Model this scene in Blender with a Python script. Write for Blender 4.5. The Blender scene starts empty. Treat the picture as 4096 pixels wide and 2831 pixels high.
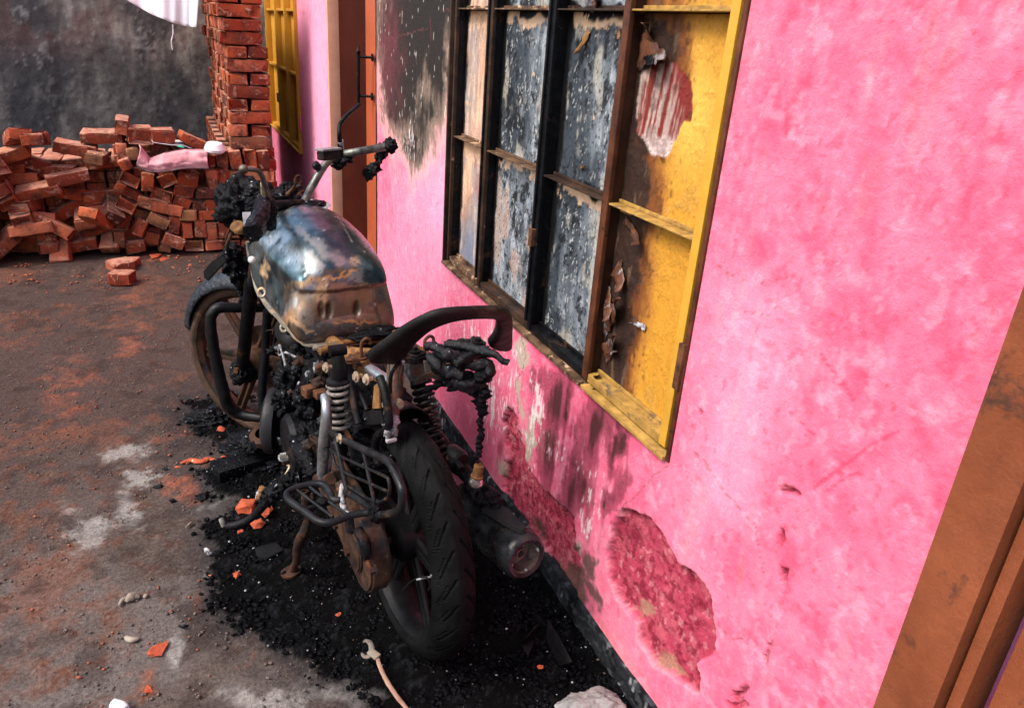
import bpy, bmesh, math, random
import numpy as np
from mathutils import Vector, Matrix, noise, Euler

rnd = random.Random(7)
S = bpy.context.scene
COL = S.collection
R_ = math.radians

# ------------------------------------------------------------------ camera
K = 1.774                      # photograph pixels per reading pixel
CAMP = np.array([0.0, 0.0, 1.5])
PP = np.array([2048.0, 1415.5])
v1 = np.array([621.0, 27.0]); v3 = np.array([1534.0, 8302.0])
FOC = math.sqrt(-np.dot(v1-PP, v3-PP))
def _n(a): return a/np.linalg.norm(a)
dY = _n(np.array([*(v1-PP), FOC])); dZ = -_n(np.array([*(v3-PP), FOC])); dX = np.cross(dY, dZ)
RW = np.stack([dX, dY, dZ], 1)         # rows: right, down, forward
cam = bpy.data.cameras.new('camera'); co = bpy.data.objects.new('camera', cam); COL.objects.link(co)
cam.sensor_width = 36; cam.lens = FOC/4096*36; cam.clip_start = 0.02; cam.clip_end = 200
M = Matrix.Identity(4)
for i in range(3):
    M[i][0] = RW[0][i]; M[i][1] = -RW[1][i]; M[i][2] = -RW[2][i]; M[i][3] = CAMP[i]
co.matrix_world = M
S.camera = co
# ------------------------------------------------------------------ light
SUN_EL, SUN_AZ = 52, 186               # azimuth measured from +x towards +y
w = bpy.data.worlds.new('World'); S.world = w; w.use_nodes = True
nt = w.node_tree; bg = nt.nodes['Background']
sky = nt.nodes.new('ShaderNodeTexSky'); sky.sky_type = 'NISHITA'; sky.sun_disc = False
sky.sun_elevation = R_(SUN_EL); sky.sun_rotation = R_(90-SUN_AZ); sky.dust_density = 4.0; sky.air_density = 1.0; sky.ozone_density = 0.3
nt.links.new(sky.outputs[0], bg.inputs[0]); bg.inputs[1].default_value = 0.125
sl = bpy.data.lights.new('sun', 'SUN'); sl.energy = 1.5; sl.angle = R_(24); sl.color = (1, .96, .9)
so = bpy.data.objects.new('sun', sl); COL.objects.link(so)
sd = Vector((math.cos(R_(SUN_EL))*math.cos(R_(SUN_AZ)), math.cos(R_(SUN_EL))*math.sin(R_(SUN_AZ)), math.sin(R_(SUN_EL))))
so.rotation_euler = sd.to_track_quat('Z', 'Y').to_euler()
S.view_settings.view_transform = 'Standard'; S.view_settings.look = 'None'
S.view_settings.gamma = 1; S.view_settings.exposure = 1.25; S.view_settings.use_curve_mapping = False
S.render.engine = 'CYCLES'
S.cycles.max_bounces = 6

# ------------------------------------------------------------------ readings -> places
def ray(x, y): return RW.T @ np.array([x*K-PP[0], y*K-PP[1], FOC])
def at(x, y, X=None, Y=None, Z=None):
    d = ray(x, y)
    if X is not None: s = X/d[0]
    elif Y is not None: s = Y/d[1]
    else: s = (Z-CAMP[2])/d[2]
    return Vector(CAMP+s*d)
def pix(P):
    q = (np.asarray(P, float)-CAMP) @ RW.T
    return (q[:, :2]/q[:, 2:3]*FOC+PP)/K
BO = np.array([0.46, 1.5, 0.0]); BA = R_(5.5)
BU = np.array([-math.sin(BA), math.cos(BA), 0]); BV = np.array([-math.cos(BA), -math.sin(BA), 0]); BW = np.array([0, 0, 1.0])
BM = np.stack([BU, BV, BW])
def bl(x, y, n=None, d=0, l=None, W=None, U=None):
    """a reading placed on a plane of the motorcycle's own frame (forward, left, up)"""
    if l is not None: n, d = (0, 1, 0), l
    if W is not None: n, d = (0, 0, 1), W
    if U is not None: n, d = (1, 0, 0), U
    n = np.array(n, float); c = BM @ (CAMP-BO); r = BM @ ray(x, y)
    s = (d-n@c)/(n@r)
    return Vector(c+s*r)
def b2w(p): return Vector(BO+BM.T @ np.array(p))

# ------------------------------------------------------------------ numpy noise
def _h(i, j, k, s):
    n = (i*374761393+j*668265263+k*2147483647+s*974634777) & 0xffffffff
    n = ((n ^ (n >> 13))*1274126177) & 0xffffffff
    return ((n ^ (n >> 16)) & 0xffff)/65535.0
def vn(P, sc=1.0, s=0):
    P = np.asarray(P, float)*sc
    if P.ndim == 2 and P.shape[1] == 2: P = np.concatenate([P, np.zeros((len(P), 1))], 1)
    I = np.floor(P).astype(np.int64); F = P-I; F = F*F*(3-2*F)
    out = 0
    for a in (0, 1):
        for b in (0, 1):
            for c in (0, 1):
                wgt = (F[:, 0] if a else 1-F[:, 0])*(F[:, 1] if b else 1-F[:, 1])*(F[:, 2] if c else 1-F[:, 2])
                out = out+wgt*_h(I[:, 0]+a, I[:, 1]+b, I[:, 2]+c, s)
    return out
def fb(P, sc=1.0, s=0, o=4, g=.55):
    t = 0; a = 1; m = 0
    for i in range(o):
        t = t+a*vn(P, sc*2.03**i, s+i*17); m += a; a *= g
    return t/m
def sst(x, a, b):
    t = np.clip((x-a)/(b-a), 0, 1); return t*t*(3-2*t)
def mix(c, d, m):
    m = m[:, None]; return c*(1-m)+np.array(d, float)[None, :]*m if np.ndim(d) == 1 else c*(1-m)+d*m
def poly_sd(P, poly):
    """signed distance to a polygon, negative inside"""
    poly = np.array(poly, float); n = len(poly)
    dmin = np.full(len(P), 1e9); ins = np.zeros(len(P), bool)
    for i in range(n):
        a = poly[i]; b = poly[(i+1) % n]; ab = b-a
        t = np.clip(((P-a)@ab)/(ab@ab+1e-9), 0, 1)
        dmin = np.minimum(dmin, np.hypot(*(P-a-t[:, None]*ab).T))
        c = ((a[1] > P[:, 1]) != (b[1] > P[:, 1]))
        xi = (b[0]-a[0])*(P[:, 1]-a[1])/((b[1]-a[1]) if abs(b[1]-a[1]) > 1e-9 else 1e-9)+a[0]
        ins ^= c & (P[:, 0] < xi)
    return np.where(ins, -dmin, dmin)
def line_d(P, pts):
    d = np.full(len(P), 1e9); pts = np.array(pts, float)
    for a, b in zip(pts[:-1], pts[1:]):
        ab = b-a; t = np.clip(((P-a)@ab)/(ab@ab+1e-9), 0, 1)
        d = np.minimum(d, np.hypot(*(P-a-t[:, None]*ab).T))
    return d
def blob(P, cx, cy, rx, ry, rot=0):
    a = R_(rot); x = P[:, 0]-cx; y = P[:, 1]-cy
    X = (x*math.cos(a)+y*math.sin(a))/rx; Y = (-x*math.sin(a)+y*math.cos(a))/ry
    return np.exp(-(X*X+Y*Y))

# ------------------------------------------------------------------ materials
MATS = {}
def _base(name):
    m = bpy.data.materials.new(name); m.use_nodes = True; MATS[name] = m
    return m, m.node_tree, m.node_tree.nodes['Principled BSDF']
def tex_noise(t, sc, det=6, rough=.6, vec=None, dist=0):
    n = t.nodes.new('ShaderNodeTexNoise'); n.inputs['Scale'].default_value = sc
    n.inputs['Detail'].default_value = det; n.inputs['Roughness'].default_value = rough; n.inputs['Distortion'].default_value = dist
    if vec is not None: t.links.new(vec, n.inputs['Vector'])
    return n.outputs['Fac']
def ramp(t, fac, stops, interp='LINEAR'):
    r = t.nodes.new('ShaderNodeValToRGB'); r.color_ramp.interpolation = interp
    e = r.color_ramp.elements
    while len(e) < len(stops): e.new(.5)
    for k, (p, c) in zip(e, stops):
        k.position = p; k.color = (*c, 1) if len(c) == 3 else c
    t.links.new(fac, r.inputs[0]); return r.outputs[0]
def mth(t, op, a, b=None):
    n = t.nodes.new('ShaderNodeMath'); n.operation = op
    for i, q in enumerate((a, b)):
        if q is None: continue
        if isinstance(q, (int, float)): n.inputs[i].default_value = q
        else: t.links.new(q, n.inputs[i])
    return n.outputs[0]
def mixc(t, f, a, b, bt='MIX'):
    n = t.nodes.new('ShaderNodeMix'); n.data_type = 'RGBA'; n.blend_type = bt
    if isinstance(f, (int, float)): n.inputs[0].default_value = f
    else: t.links.new(f, n.inputs[0])
    for i, q in ((6, a), (7, b)):
        if isinstance(q, tuple): n.inputs[i].default_value = (*q, 1)
        else: t.links.new(q, n.inputs[i])
    return n.outputs[2]
def bump(t, b, h, dist, st=1.0):
    n = t.nodes.new('ShaderNodeBump'); n.inputs['Distance'].default_value = dist; n.inputs['Strength'].default_value = st
    t.links.new(h, n.inputs['Height']); t.links.new(n.outputs[0], b.inputs['Normal'])
def ocoord(t):
    return t.nodes.new('ShaderNodeTexCoord').outputs['Object']

def pbr(name, c1, c2, sc=20, rough=.6, metal=0, bd=.002, bsc=80, spots=None, spot_sc=60, spot_th=.66, c3=None, sc3=6, th3=.55, spec=.22, rvar=.15):
    m, t, b = _base(name); oc = ocoord(t)
    n1 = tex_noise(t, sc, 7, .65, oc)
    col = ramp(t, n1, [(.35, c1), (.65, c2)])
    if c3 is not None:
        n3 = tex_noise(t, sc3, 7, .7, oc, .6)
        col = mixc(t, ramp(t, n3, [(th3, (0, 0, 0)), (th3+.08, (1, 1, 1))]), col, c3)
    if spots is not None:
        n2 = tex_noise(t, spot_sc, 4, .6, oc)
        col = mixc(t, ramp(t, n2, [(spot_th, (0, 0, 0)), (spot_th+.04, (1, 1, 1))]), col, spots)
    t.links.new(col, b.inputs['Base Color'])
    r = ramp(t, tex_noise(t, sc*1.7, 5, .6, oc), [(.3, (rough-rvar,)*3), (.7, (min(1, rough+rvar),)*3)])
    t.links.new(r, b.inputs['Roughness']); b.inputs['Metallic'].default_value = metal
    b.inputs['Specular IOR Level'].default_value = spec
    hn = mth(t, 'ADD', tex_noise(t, bsc, 8, .7, oc), mth(t, 'MULTIPLY', n1, .8))
    bump(t, b, hn, bd)
    return m
def attr_mat(name, fine=.25, fsc=120, bd=.0015, bsc=150, spec=.4):
    """colour, roughness and metalness stored on the vertices, with fine grain on top"""
    m, t, b = _base(name); oc = ocoord(t)
    a = t.nodes.new('ShaderNodeAttribute'); a.attribute_name = 'Col'
    r = t.nodes.new('ShaderNodeAttribute'); r.attribute_name = 'RM'
    sp = t.nodes.new('ShaderNodeSeparateColor'); t.links.new(r.outputs['Color'], sp.inputs[0])
    n = tex_noise(t, fsc, 8, .7, oc)
    g = ramp(t, n, [(.3, (1-fine,)*3), (.7, (1+fine,)*3)])
    col = mixc(t, 1.0, a.outputs['Color'], g, 'MULTIPLY')
    t.links.new(col, b.inputs['Base Color']); t.links.new(sp.outputs[0], b.inputs['Roughness']); t.links.new(sp.outputs[1], b.inputs['Metallic'])
    b.inputs['Specular IOR Level'].default_value = spec
    nb = tex_noise(t, bsc, 9, .72, oc)
    bump(t, b, mth(t, 'MULTIPLY', nb, mth(t, 'ADD', mth(t, 'MULTIPLY', sp.outputs[2], 4.0), .4)), bd)
    return m

char = pbr('char', (.0012, .0012, .0016), (.006, .0066, .009), 45, .36, 0, .0045, 95, spots=(.30, .33, .38), spot_sc=85, spot_th=.66, spec=.10, rvar=.3)  # pale spots are ash specks and also paint in glints
soot = pbr('sooty_steel', (.0015, .0015, .002), (.007, .0078, .010), 30, .42, .0, .0015, 160, c3=(.05, .024, .014), sc3=11, th3=.58, spots=(.3, .3, .31), spot_sc=200, spot_th=.70, spec=.14)
blk = pbr('burnt_black_paint', (.003, .003, .0035), (.010, .010, .011), 14, .42, 0, .0006, 200, spots=(.45, .45, .45), spot_sc=130, spot_th=.75, spec=.16)
rubber = pbr('rubber', (.0018, .002, .0022), (.007, .0075, .008), 10, .6, 0, .0009, 260, c3=(.010, .010, .0098), sc3=7, th3=.60, spec=.07)
rubber_rust = pbr('dusty_rubber', (.02, .013, .010), (.07, .038, .024), 12, .75, 0, .001, 200, c3=(.15, .085, .05), sc3=7, th3=.6)
rust = pbr('rust', (.03, .014, .009), (.14, .055, .024), 28, .8, .15, .0015, 160, c3=(.03, .022, .018), sc3=10, th3=.55, spots=(.35, .2, .12), spot_sc=140, spot_th=.68)
rust_yel = pbr('ochre_rust', (.07, .032, .012), (.30, .15, .055), 22, .75, .25, .0015, 160, c3=(.09, .06, .04), sc3=14, th3=.57, spots=(.55, .42, .3), spot_sc=110, spot_th=.68)
rust_dk = pbr('dark_rust', (.006, .004, .003), (.07, .028, .014), 18, .72, .0, .002, 120, c3=(.012, .012, .014), sc3=12, th3=.54, spots=(.3, .25, .22), spot_sc=190, spot_th=.72)
steel = pbr('scorched_steel', (.16, .19, .22), (.55, .58, .60), 16, .32, .85, .0006, 180, c3=(.12, .06, .03), sc3=18, th3=.6, rvar=.12)
bolt_m = pbr('pale_bolt', (.22, .17, .11), (.48, .40, .29), 60, .5, .5, .0004, 300, c3=(.15, .08, .04), sc3=60, th3=.6)
ashy = pbr('ash_white', (.16, .16, .17), (.45, .45, .46), 40, .8, 0, .003, 120, c3=(.05, .05, .06), sc3=30, th3=.5)
spring_m = pbr('ashy_spring', (.02, .018, .017), (.30, .26, .24), 14, .6, .3, .0012, 160, c3=(.22, .13, .10), sc3=20, th3=.56, spots=(.02, .02, .02), spot_sc=70, spot_th=.6)
glass_m = pbr('smoked_glass', (.2, .17, .15), (.5, .45, .42), 60, .12, 0, .0003, 100); MATS['smoked_glass'].node_tree.nodes['Principled BSDF'].inputs['Transmission Weight'].default_value = .7

def brick_mat():
    m, t, b = _base('brick_clay'); oc = ocoord(t)
    oi = t.nodes.new('ShaderNodeObjectInfo')
    add = t.nodes.new('ShaderNodeVectorMath'); add.operation = 'ADD'
    mul = t.nodes.new('ShaderNodeMath'); mul.operation = 'MULTIPLY'; mul.inputs[1].default_value = 37
    t.links.new(oi.outputs['Random'], mul.inputs[0]); t.links.new(oc, add.inputs[0]); t.links.new(mul.outputs[0], add.inputs[1])
    v = add.outputs[0]
    c = ramp(t, oi.outputs['Random'], [(0, (.07, .022, .015)), (.15, (.26, .04, .015)), (.35, (.40, .09, .032)), (.5, (.20, .03, .014)), (.65, (.48, .15, .075)), (.8, (.33, .055, .02)), (.92, (.13, .04, .025)), (1, (.40, .18, .08))])
    c = mixc(t, ramp(t, tex_noise(t, 8, 7, .7, v), [(.46, (0, 0, 0)), (.62, (.85, .85, .85))]), c, (.05, .022, .016))
    c = mixc(t, ramp(t, tex_noise(t, 16, 6, .7, v, .5), [(.56, (0, 0, 0)), (.66, (.8, .8, .8))]), c, (.58, .30, .20))
    c = mixc(t, ramp(t, tex_noise(t, 90, 4, .6, v), [(.62, (0, 0, 0)), (.72, (.6, .6, .6))]), c, (.06, .025, .018))
    ge = t.nodes.new('ShaderNodeNewGeometry'); sx = t.nodes.new('ShaderNodeSeparateXYZ'); t.links.new(ge.outputs['True Normal'], sx.inputs[0])
    dm = mth(t, 'MULTIPLY', ramp(t, sx.outputs[2], [(.55, (0, 0, 0)), (.9, (1, 1, 1))]), ramp(t, tex_noise(t, 22, 5, .6, v), [(.35, (.15,)*3), (.6, (.8,)*3)]))
    c = mixc(t, dm, c, (.45, .24, .17))
    t.links.new(c, b.inputs['Base Color']); b.inputs['Roughness'].default_value = .92; b.inputs['Specular IOR Level'].default_value = .2
    bump(t, b, mth(t, 'ADD', tex_noise(t, 60, 9, .75, v), mth(t, 'MULTIPLY', tex_noise(t, 16, 4, .6, v), 1.5)), .006)
    return m
def translucent(m, f):
    t = m.node_tree; b = t.nodes['Principled BSDF']; out = t.nodes['Material Output']; tr = t.nodes.new('ShaderNodeBsdfTranslucent'); tr.inputs[0].default_value = (.95, .95, 1, 1)
    mx = t.nodes.new('ShaderNodeMixShader'); mx.inputs[0].default_value = f; t.links.new(b.outputs[0], mx.inputs[1]); t.links.new(tr.outputs[0], mx.inputs[2]); t.links.new(mx.outputs[0], out.inputs[0])
brickm = brick_mat()
wallm = attr_mat('pink_plaster', .13, 60, .0045, 95, spec=.15)
groundm = attr_mat('alley_ground', .5, 90, .006, 110, .06)
paintm = attr_mat('scorched_window_paint', .22, 130, .0018, 150, .18)
tankm = attr_mat('burnt_tank', .18, 45, .0007, 130, .5)
greym = attr_mat('mouldy_render', .25, 30, .004, 60, .3)
yel = pbr('yellow_paint', (.50, .25, .030), (.60, .32, .042), 8, .45, 0, .0008, 150, spots=(.25, .15, .05), spot_sc=90, spot_th=.7)
yelrail = pbr('weathered_yellow_paint', (.20, .115, .03), (.44, .26, .065), 25, .6, 0, .0012, 160, c3=(.12, .08, .05), sc3=22, th3=.58)
scorch = pbr('scorched_frame_paint', (.012, .009, .008), (.06, .03, .018), 18, .55, .1, .0016, 120, c3=(.5, .3, .2), sc3=26, th3=.64)
brownfr = pbr('browned_frame_paint', (.04, .014, .008), (.13, .042, .018), 12, .5, 0, .0009, 120, spots=(.02, .012, .01), spot_sc=60, spot_th=.62)
doorm = pbr('door_paint', (.33, .070, .026), (.40, .088, .034), 5, .4, 0, .0005, 60, spec=.2)
doorway_shade = pbr('doorway_shade_paint', (.030, .005, .003), (.045, .008, .004), 5, .6, 0, .0005, 60, spec=.06)  # door colour darkened to paint in the shade of the doorway
jamb = pbr('pale_jamb_paint', (.60, .27, .17), (.7, .34, .24), 8, .5, 0, .0006, 90)
peel = pbr('peeled_paint', (.04, .02, .014), (.14, .055, .03), 25, .35, .1, .001, 120, c3=(.22, .21, .22), sc3=18, th3=.55)
cloth_w = pbr('white_cotton', (.86, .86, .90), (.93, .93, .95), 6, .9, 0, .001, 60)
translucent(cloth_w, .45)
sack_m = pbr('pink_sack', (.42, .16, .19), (.68, .38, .40), 9, .85, 0, .004, 40, c3=(.16, .10, .10), sc3=11, th3=.58)
sheet_m = pbr('white_sheet', (.5, .55, .55), (.8, .82, .82), 9, .5, 0, .001, 60)
green_m = pbr('green_sheet', (.05, .4, .25), (.08, .5, .3), 9, .5, 0, .001, 60)
plast_m = pbr('clear_plastic', (.14, .14, .14), (.34, .33, .32), 9, .25, 0, .010, 9, c3=(.45, .2, .1), sc3=9, th3=.62)
leaf_m = pbr('dry_leaf', (.14, .11, .085), (.30, .26, .21), 25, .7, 0, .001, 120)
redbit = pbr('broken_brick', (.30, .05, .022), (.44, .10, .045), 30, .9, 0, .004, 90, spots=(.75, .45, .3), spot_sc=40, spot_th=.68)
cable_m = pbr('dusty_strap', (.2, .11, .08), (.36, .22, .16), 20, .8, 0, .001, 120)

# ------------------------------------------------------------------ object helpers
def link(o, parent=None):
    COL.objects.link(o)
    if parent is not None: o.parent = parent
    return o
def tag(o, label, cat, group=None, kind=None):
    if label: o['label'] = label
    if cat: o['category'] = cat
    if group: o['group'] = group
    if kind: o['kind'] = kind
    return o
def empty(name, loc, label, cat, group=None, rz=0):
    o = bpy.data.objects.new(name, None); link(o); o.location = loc; o.rotation_euler.z = rz; o.empty_display_size = .1
    return tag(o, label, cat, group)
def mesh_obj(name, verts, faces, mat, parent=None, smooth=True, col=None, rm=None):
    me = bpy.data.meshes.new(name)
    if isinstance(verts, np.ndarray) and isinstance(faces, np.ndarray):
        me.vertices.add(len(verts)); me.vertices.foreach_set('co', verts.astype(np.float32).ravel())
        k = faces.shape[1]
        me.loops.add(faces.size); me.loops.foreach_set('vertex_index', faces.astype(np.int32).ravel())
        me.polygons.add(len(faces)); me.polygons.foreach_set('loop_start', np.arange(0, faces.size, k, dtype=np.int32))
        me.polygons.foreach_set('loop_total', np.full(len(faces), k, dtype=np.int32))
        me.update(calc_edges=True)
    else:
        me.from_pydata([tuple(v) for v in verts], [], [tuple(f) for f in faces])
    if smooth: me.polygons.foreach_set('use_smooth', [True]*len(me.polygons))
    if mat is not None: me.materials.append(mat)
    if col is not None:
        a = me.color_attributes.new('Col', 'FLOAT_COLOR', 'POINT'); c4 = np.ones((len(col), 4), np.float32); c4[:, :3] = np.clip(col, 0, 1)
        a.data.foreach_set('color', c4.ravel())
        a = me.color_attributes.new('RM', 'FLOAT_COLOR', 'POINT'); c4 = np.ones((len(col), 4), np.float32); c4[:, :3] = rm
        a.data.foreach_set('color', c4.ravel())
    me.update()
    o = bpy.data.objects.new(name, me); return link(o, parent)

class MB:
    """collects shapes into one mesh"""
    def __init__(s): s.v = []; s.f = []
    def add(s, v, f):
        b = len(s.v); s.v += [tuple(q) for q in v]; s.f += [tuple(i+b for i in q) for q in f]; return s
    def box(s, c, size, rot=None, bev=.0):
        bm = bmesh.new(); bmesh.ops.create_cube(bm, size=1)
        bmesh.ops.scale(bm, vec=size, verts=bm.verts)
        if bev: bmesh.ops.bevel(bm, geom=bm.edges[:], offset=bev, segments=2, affect='EDGES', profile=.6)
        m = (rot.to_matrix() if rot is not None and not isinstance(rot, Matrix) else rot)
        if m is not None: bmesh.ops.transform(bm, matrix=m.to_4x4(), verts=bm.verts)
        bm.verts.index_update(); c = Vector(c)
        s.add([v.co+c for v in bm.verts], [[v.index for v in f.verts] for f in bm.faces]); bm.free(); return s
    def tube(s, pts, r, n=12, sm=4, closed=False, jit=0, seed=0, cap=True, flat=None):
        pts = [Vector(p) for p in pts]
        rs = list(r) if isinstance(r, (list, tuple)) else [r]*len(pts)
        if sm > 1 and len(pts) > 2: pts, rs = smooth_path(pts, rs, sm, closed)
        N = len(pts); base = len(s.v); up = None
        for i, p in enumerate(pts):
            a = pts[(i-1) % N] if (closed or i > 0) else p; b = pts[(i+1) % N] if (closed or i < N-1) else p
            t = (b-a).normalized()
            if up is None:
                up = Vector((0, 0, 1)) if abs(t.z) < .9 else Vector((0, 1, 0))
            up = (up-t*up.dot(t)).normalized(); sd_ = t.cross(up)
            for k in range(n):
                an = 2*math.pi*k/n
                d = up*math.cos(an)*(flat or 1)+sd_*math.sin(an)
                q = p+d*rs[i]
                if jit: q += d*rs[i]*jit*(noise.fractal(q*90+Vector((seed*7.1, 0, 0)), 1, 2, 3))
                s.v.append(tuple(q))
        for i in range(N if closed else N-1):
            j = (i+1) % N
            for k in range(n):
                s.f.append((base+i*n+k, base+i*n+(k+1) % n, base+j*n+(k+1) % n, base+j*n+k))
        if cap and not closed:
            s.f.append(tuple(base+k for k in range(n))[::-1]); s.f.append(tuple(base+(N-1)*n+k for k in range(n)))
        return s
    def lathe(s, prof, o, axis, n=32):
        """prof: (distance along axis, radius)"""
        axis = Vector(axis).normalized(); o = Vector(o)
        a = axis.orthogonal().normalized(); b = axis.cross(a); base = len(s.v)
        for (t, r) in prof:
            for k in range(n):
                an = 2*math.pi*k/n; s.v.append(tuple(o+axis*t+(a*math.cos(an)+b*math.sin(an))*r))
        for i in range(len(prof)-1):
            for k in range(n):
                s.f.append((base+i*n+k, base+(i+1)*n+k, base+(i+1)*n+(k+1) % n, base+i*n+(k+1) % n))
        return s
    def lump(s, c, r, seed=0, amp=.5, fq=1.6, sub=4, fine=.25):
        c = Vector(c); r = Vector((r, r, r)) if isinstance(r, (int, float)) else Vector(r)
        bm = bmesh.new(); bmesh.ops.create_icosphere(bm, subdivisions=sub, radius=1)
        off = Vector((seed*3.7, seed*1.3, seed*9.1))
        for v in bm.verts:
            d = v.co.normalized()
            h = 1+amp*.8*noise.fractal(d*fq+off, 1, 2.1, 2)-fine*.55*abs(noise.noise(d*fq*2.4+off))-fine*.32*abs(noise.noise(d*fq*5.5+off))+fine*.16*noise.noise(d*fq*11+off)
            v.co = Vector((d.x*r.x, d.y*r.y, d.z*r.z))*max(.35, h)
        bm.verts.index_update()
        s.add([v.co+c for v in bm.verts], [[v.index for v in f.verts] for f in bm.faces]); bm.free(); return s
    def slab(s, outline, nrm, th, bev=.0015):
        """closed outline extruded by th along nrm (centred), with a real edge"""
        nrm = Vector(nrm).normalized(); bm = bmesh.new()
        vs = [bm.verts.new(Vector(p)-nrm*th/2) for p in outline]
        f = bm.faces.new(vs); r = bmesh.ops.extrude_face_region(bm, geom=[f])
        bmesh.ops.translate(bm, vec=nrm*th, verts=[q for q in r['geom'] if isinstance(q, bmesh.types.BMVert)])
        bmesh.ops.recalc_face_normals(bm, faces=bm.faces)
        if bev:
            bmesh.ops.bevel(bm, geom=bm.edges[:], offset=bev, segments=2, affect='EDGES', clamp_overlap=True)
        bmesh.ops.triangulate(bm, faces=[q for q in bm.faces if len(q.verts) > 4])
        bm.verts.index_update(); s.add([v.co.copy() for v in bm.verts], [[v.index for v in f.verts] for f in bm.faces]); bm.free(); return s
    def hexbolt(s, c, axis, r=.008, h=.006, washer=True):
        s.lathe([(0, 0), (0, r), (h, r), (h, 0)], c, axis, 6)
        if washer: s.lathe([(-.003, 0), (-.003, r*1.7), (0, r*1.7), (0, 0)], c, axis, 20)
        return s
    def build(s, name, mat, parent=None, smooth=True, ang=None):
        o = mesh_obj(name, s.v, s.f, mat, parent, smooth)
        if smooth: set_auto(o, ang or 40)
        return o
def set_auto(o, deg):
    me = o.data; bm = bmesh.new(); bm.from_mesh(me)
    th = R_(deg)
    for e in bm.edges:
        if len(e.link_faces) == 2: e.smooth = e.calc_face_angle(0) < th
    bm.to_mesh(me); bm.free()
def smooth_path(pts, rs, k, closed=False):
    out = []; ro = []; n = len(pts)
    for i in range(n if closed else n-1):
        p0 = pts[(i-1) % n] if (closed or i > 0) else pts[i]; p1 = pts[i]; p2 = pts[(i+1) % n]
        p3 = pts[(i+2) % n] if (closed or i < n-2) else p2
        for j in range(k):
            t = j/k
            out.append(.5*((2*p1)+(p2-p0)*t+(2*p0-5*p1+4*p2-p3)*t*t+(3*p1-p0-3*p2+p3)*t**3))
            ro.append(rs[i]*(1-t)+rs[(i+1) % n]*t)
    if not closed: out.append(pts[-1]); ro.append(rs[-1])
    return out, ro
def grid_faces(nu, nv):
    i, j = np.meshgrid(np.arange(nu-1), np.arange(nv-1), indexing='ij'); a = (i*nv+j).ravel()
    return np.stack([a, a+nv, a+nv+1, a+1], 1)

# ================================================================== GROUND
WX = 0.905
gx = np.concatenate([np.arange(-1.6, -1.0, .03), np.arange(-1.0, .91, .009)]); gy = np.concatenate([np.arange(.2, 3.4, .009), np.arange(3.4, 6.2, .018)])
GX, GY = np.meshgrid(gx, gy, indexing='ij'); P = np.stack([GX.ravel(), GY.ravel(), np.zeros(GX.size)], 1)
px = pix(P); wob = np.stack([fb(P, 9, 3)-.5, fb(P, 9, 5)-.5], 1)*90+np.stack([fb(P, 40, 8)-.5, fb(P, 40, 9)-.5], 1)*40
pw = px+wob*np.clip((P[:, 1:2]*0+1), 0, 1)*np.clip(2.2/np.maximum(P[:, 1:2], .6), .3, 1.3)
far = sst(P[:, 1], 1.3, 3.2)
n1 = fb(P, 5, 1, 5); n2 = fb(P, 22, 2, 5); n3 = fb(P, 90, 4, 3); n4 = fb(P, 2.2, 6, 4)
gc = mix(np.tile([.085, .066, .058], (len(P), 1)), (.060, .041, .036), far)
gc = mix(gc, (.12, .105, .098), sst(n1, .42, .68)*(1-far)*.8)
gc = mix(gc, (.045, .026, .020), sst(n2, .54, .74)*.75)
gc = mix(gc, (.15, .058, .034), sst(n4*.6+n2*.4, .53, .68)*sst(px[:, 0], 520, 330)*.5)
gc = mix(gc, (.19, .17, .155), sst(n3*.5+n2*.5, .60, .70)*.35*(1-.6*far))
clean = np.zeros(len(P))
for a in [(305, 1022, 55, 20), (325, 1080, 50, 14), (285, 1150, 34, 60), (470, 1148, 32, 12), (500, 1130, 16, 14), (270, 1030, 60, 24), (740, 1575, 120, 38), (600, 1590, 120, 30), (473, 1283, 14, 9), (520, 1100, 14, 10), (405, 1490, 30, 60), (200, 1200, 60, 60)]:
    clean = np.maximum(clean, blob(pw, *a))
gc = mix(gc, (.25, .235, .22), sst(clean+(n2-.5)*.7+(n1-.5)*.5+(n3-.5)*.3, .30, .85)*.8)
orange = np.zeros(len(P))
for a, s_ in [((410, 1105, 42, 32), 1), ((452, 978, 38, 14), .9), ((470, 1040, 50, 10), .55), ((462, 1355, 22, 38), .75), ((300, 770, 45, 40), .7), ((290, 700, 30, 50), .5), ((395, 970, 50, 45), .5), ((535, 1500, 22, 24), .7), ((350, 1465, 40, 18), .6), ((320, 1540, 60, 60), .5), ((410, 870, 30, 30), .35), ((320, 590, 60, 14), .9), ((160, 900, 80, 120), .6), ((345, 1560, 40, 60), .35)]:
    orange = np.maximum(orange, blob(pw, *a)*s_)
gc = mix(gc, (.36, .105, .055), sst(orange+(n2-.5)*.9+(n1-.5)*.5, .25, 1.15)*.6)
gc = mix(gc, (.03, .02, .018), sst(fb(P, 13, 7, 5), .56, .66)*.5)
CH = [(430, 915), (520, 900), (600, 940), (1000, 1000), (1230, 1250), (1450, 1500), (1560, 1720), (900, 1760), (860, 1640), (820, 1580), (690, 1515), (612, 1470), (585, 1425), (495, 1400), (512, 1310), (478, 1240), (470, 1190), (560, 1160), (540, 1120), (462, 1110), (455, 1060), (500, 1035), (620, 1010), (560, 985), (445, 972)]
sdc = poly_sd(pw, CH)
chm = 1-sst(sdc+(n1-.5)*60, -30, 26)
chsoft = 1-sst(sdc+(n2-.5)*70+(n1-.5)*60, -20, 110)
gc = mix(gc, (.022, .021, .023), chsoft*.85)
chn = sst(chm+(n2-.5)*.6+(n3-.5)*.5, .35, .6)
gc = mix(gc, (.0018, .0018, .0022), chn)
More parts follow.
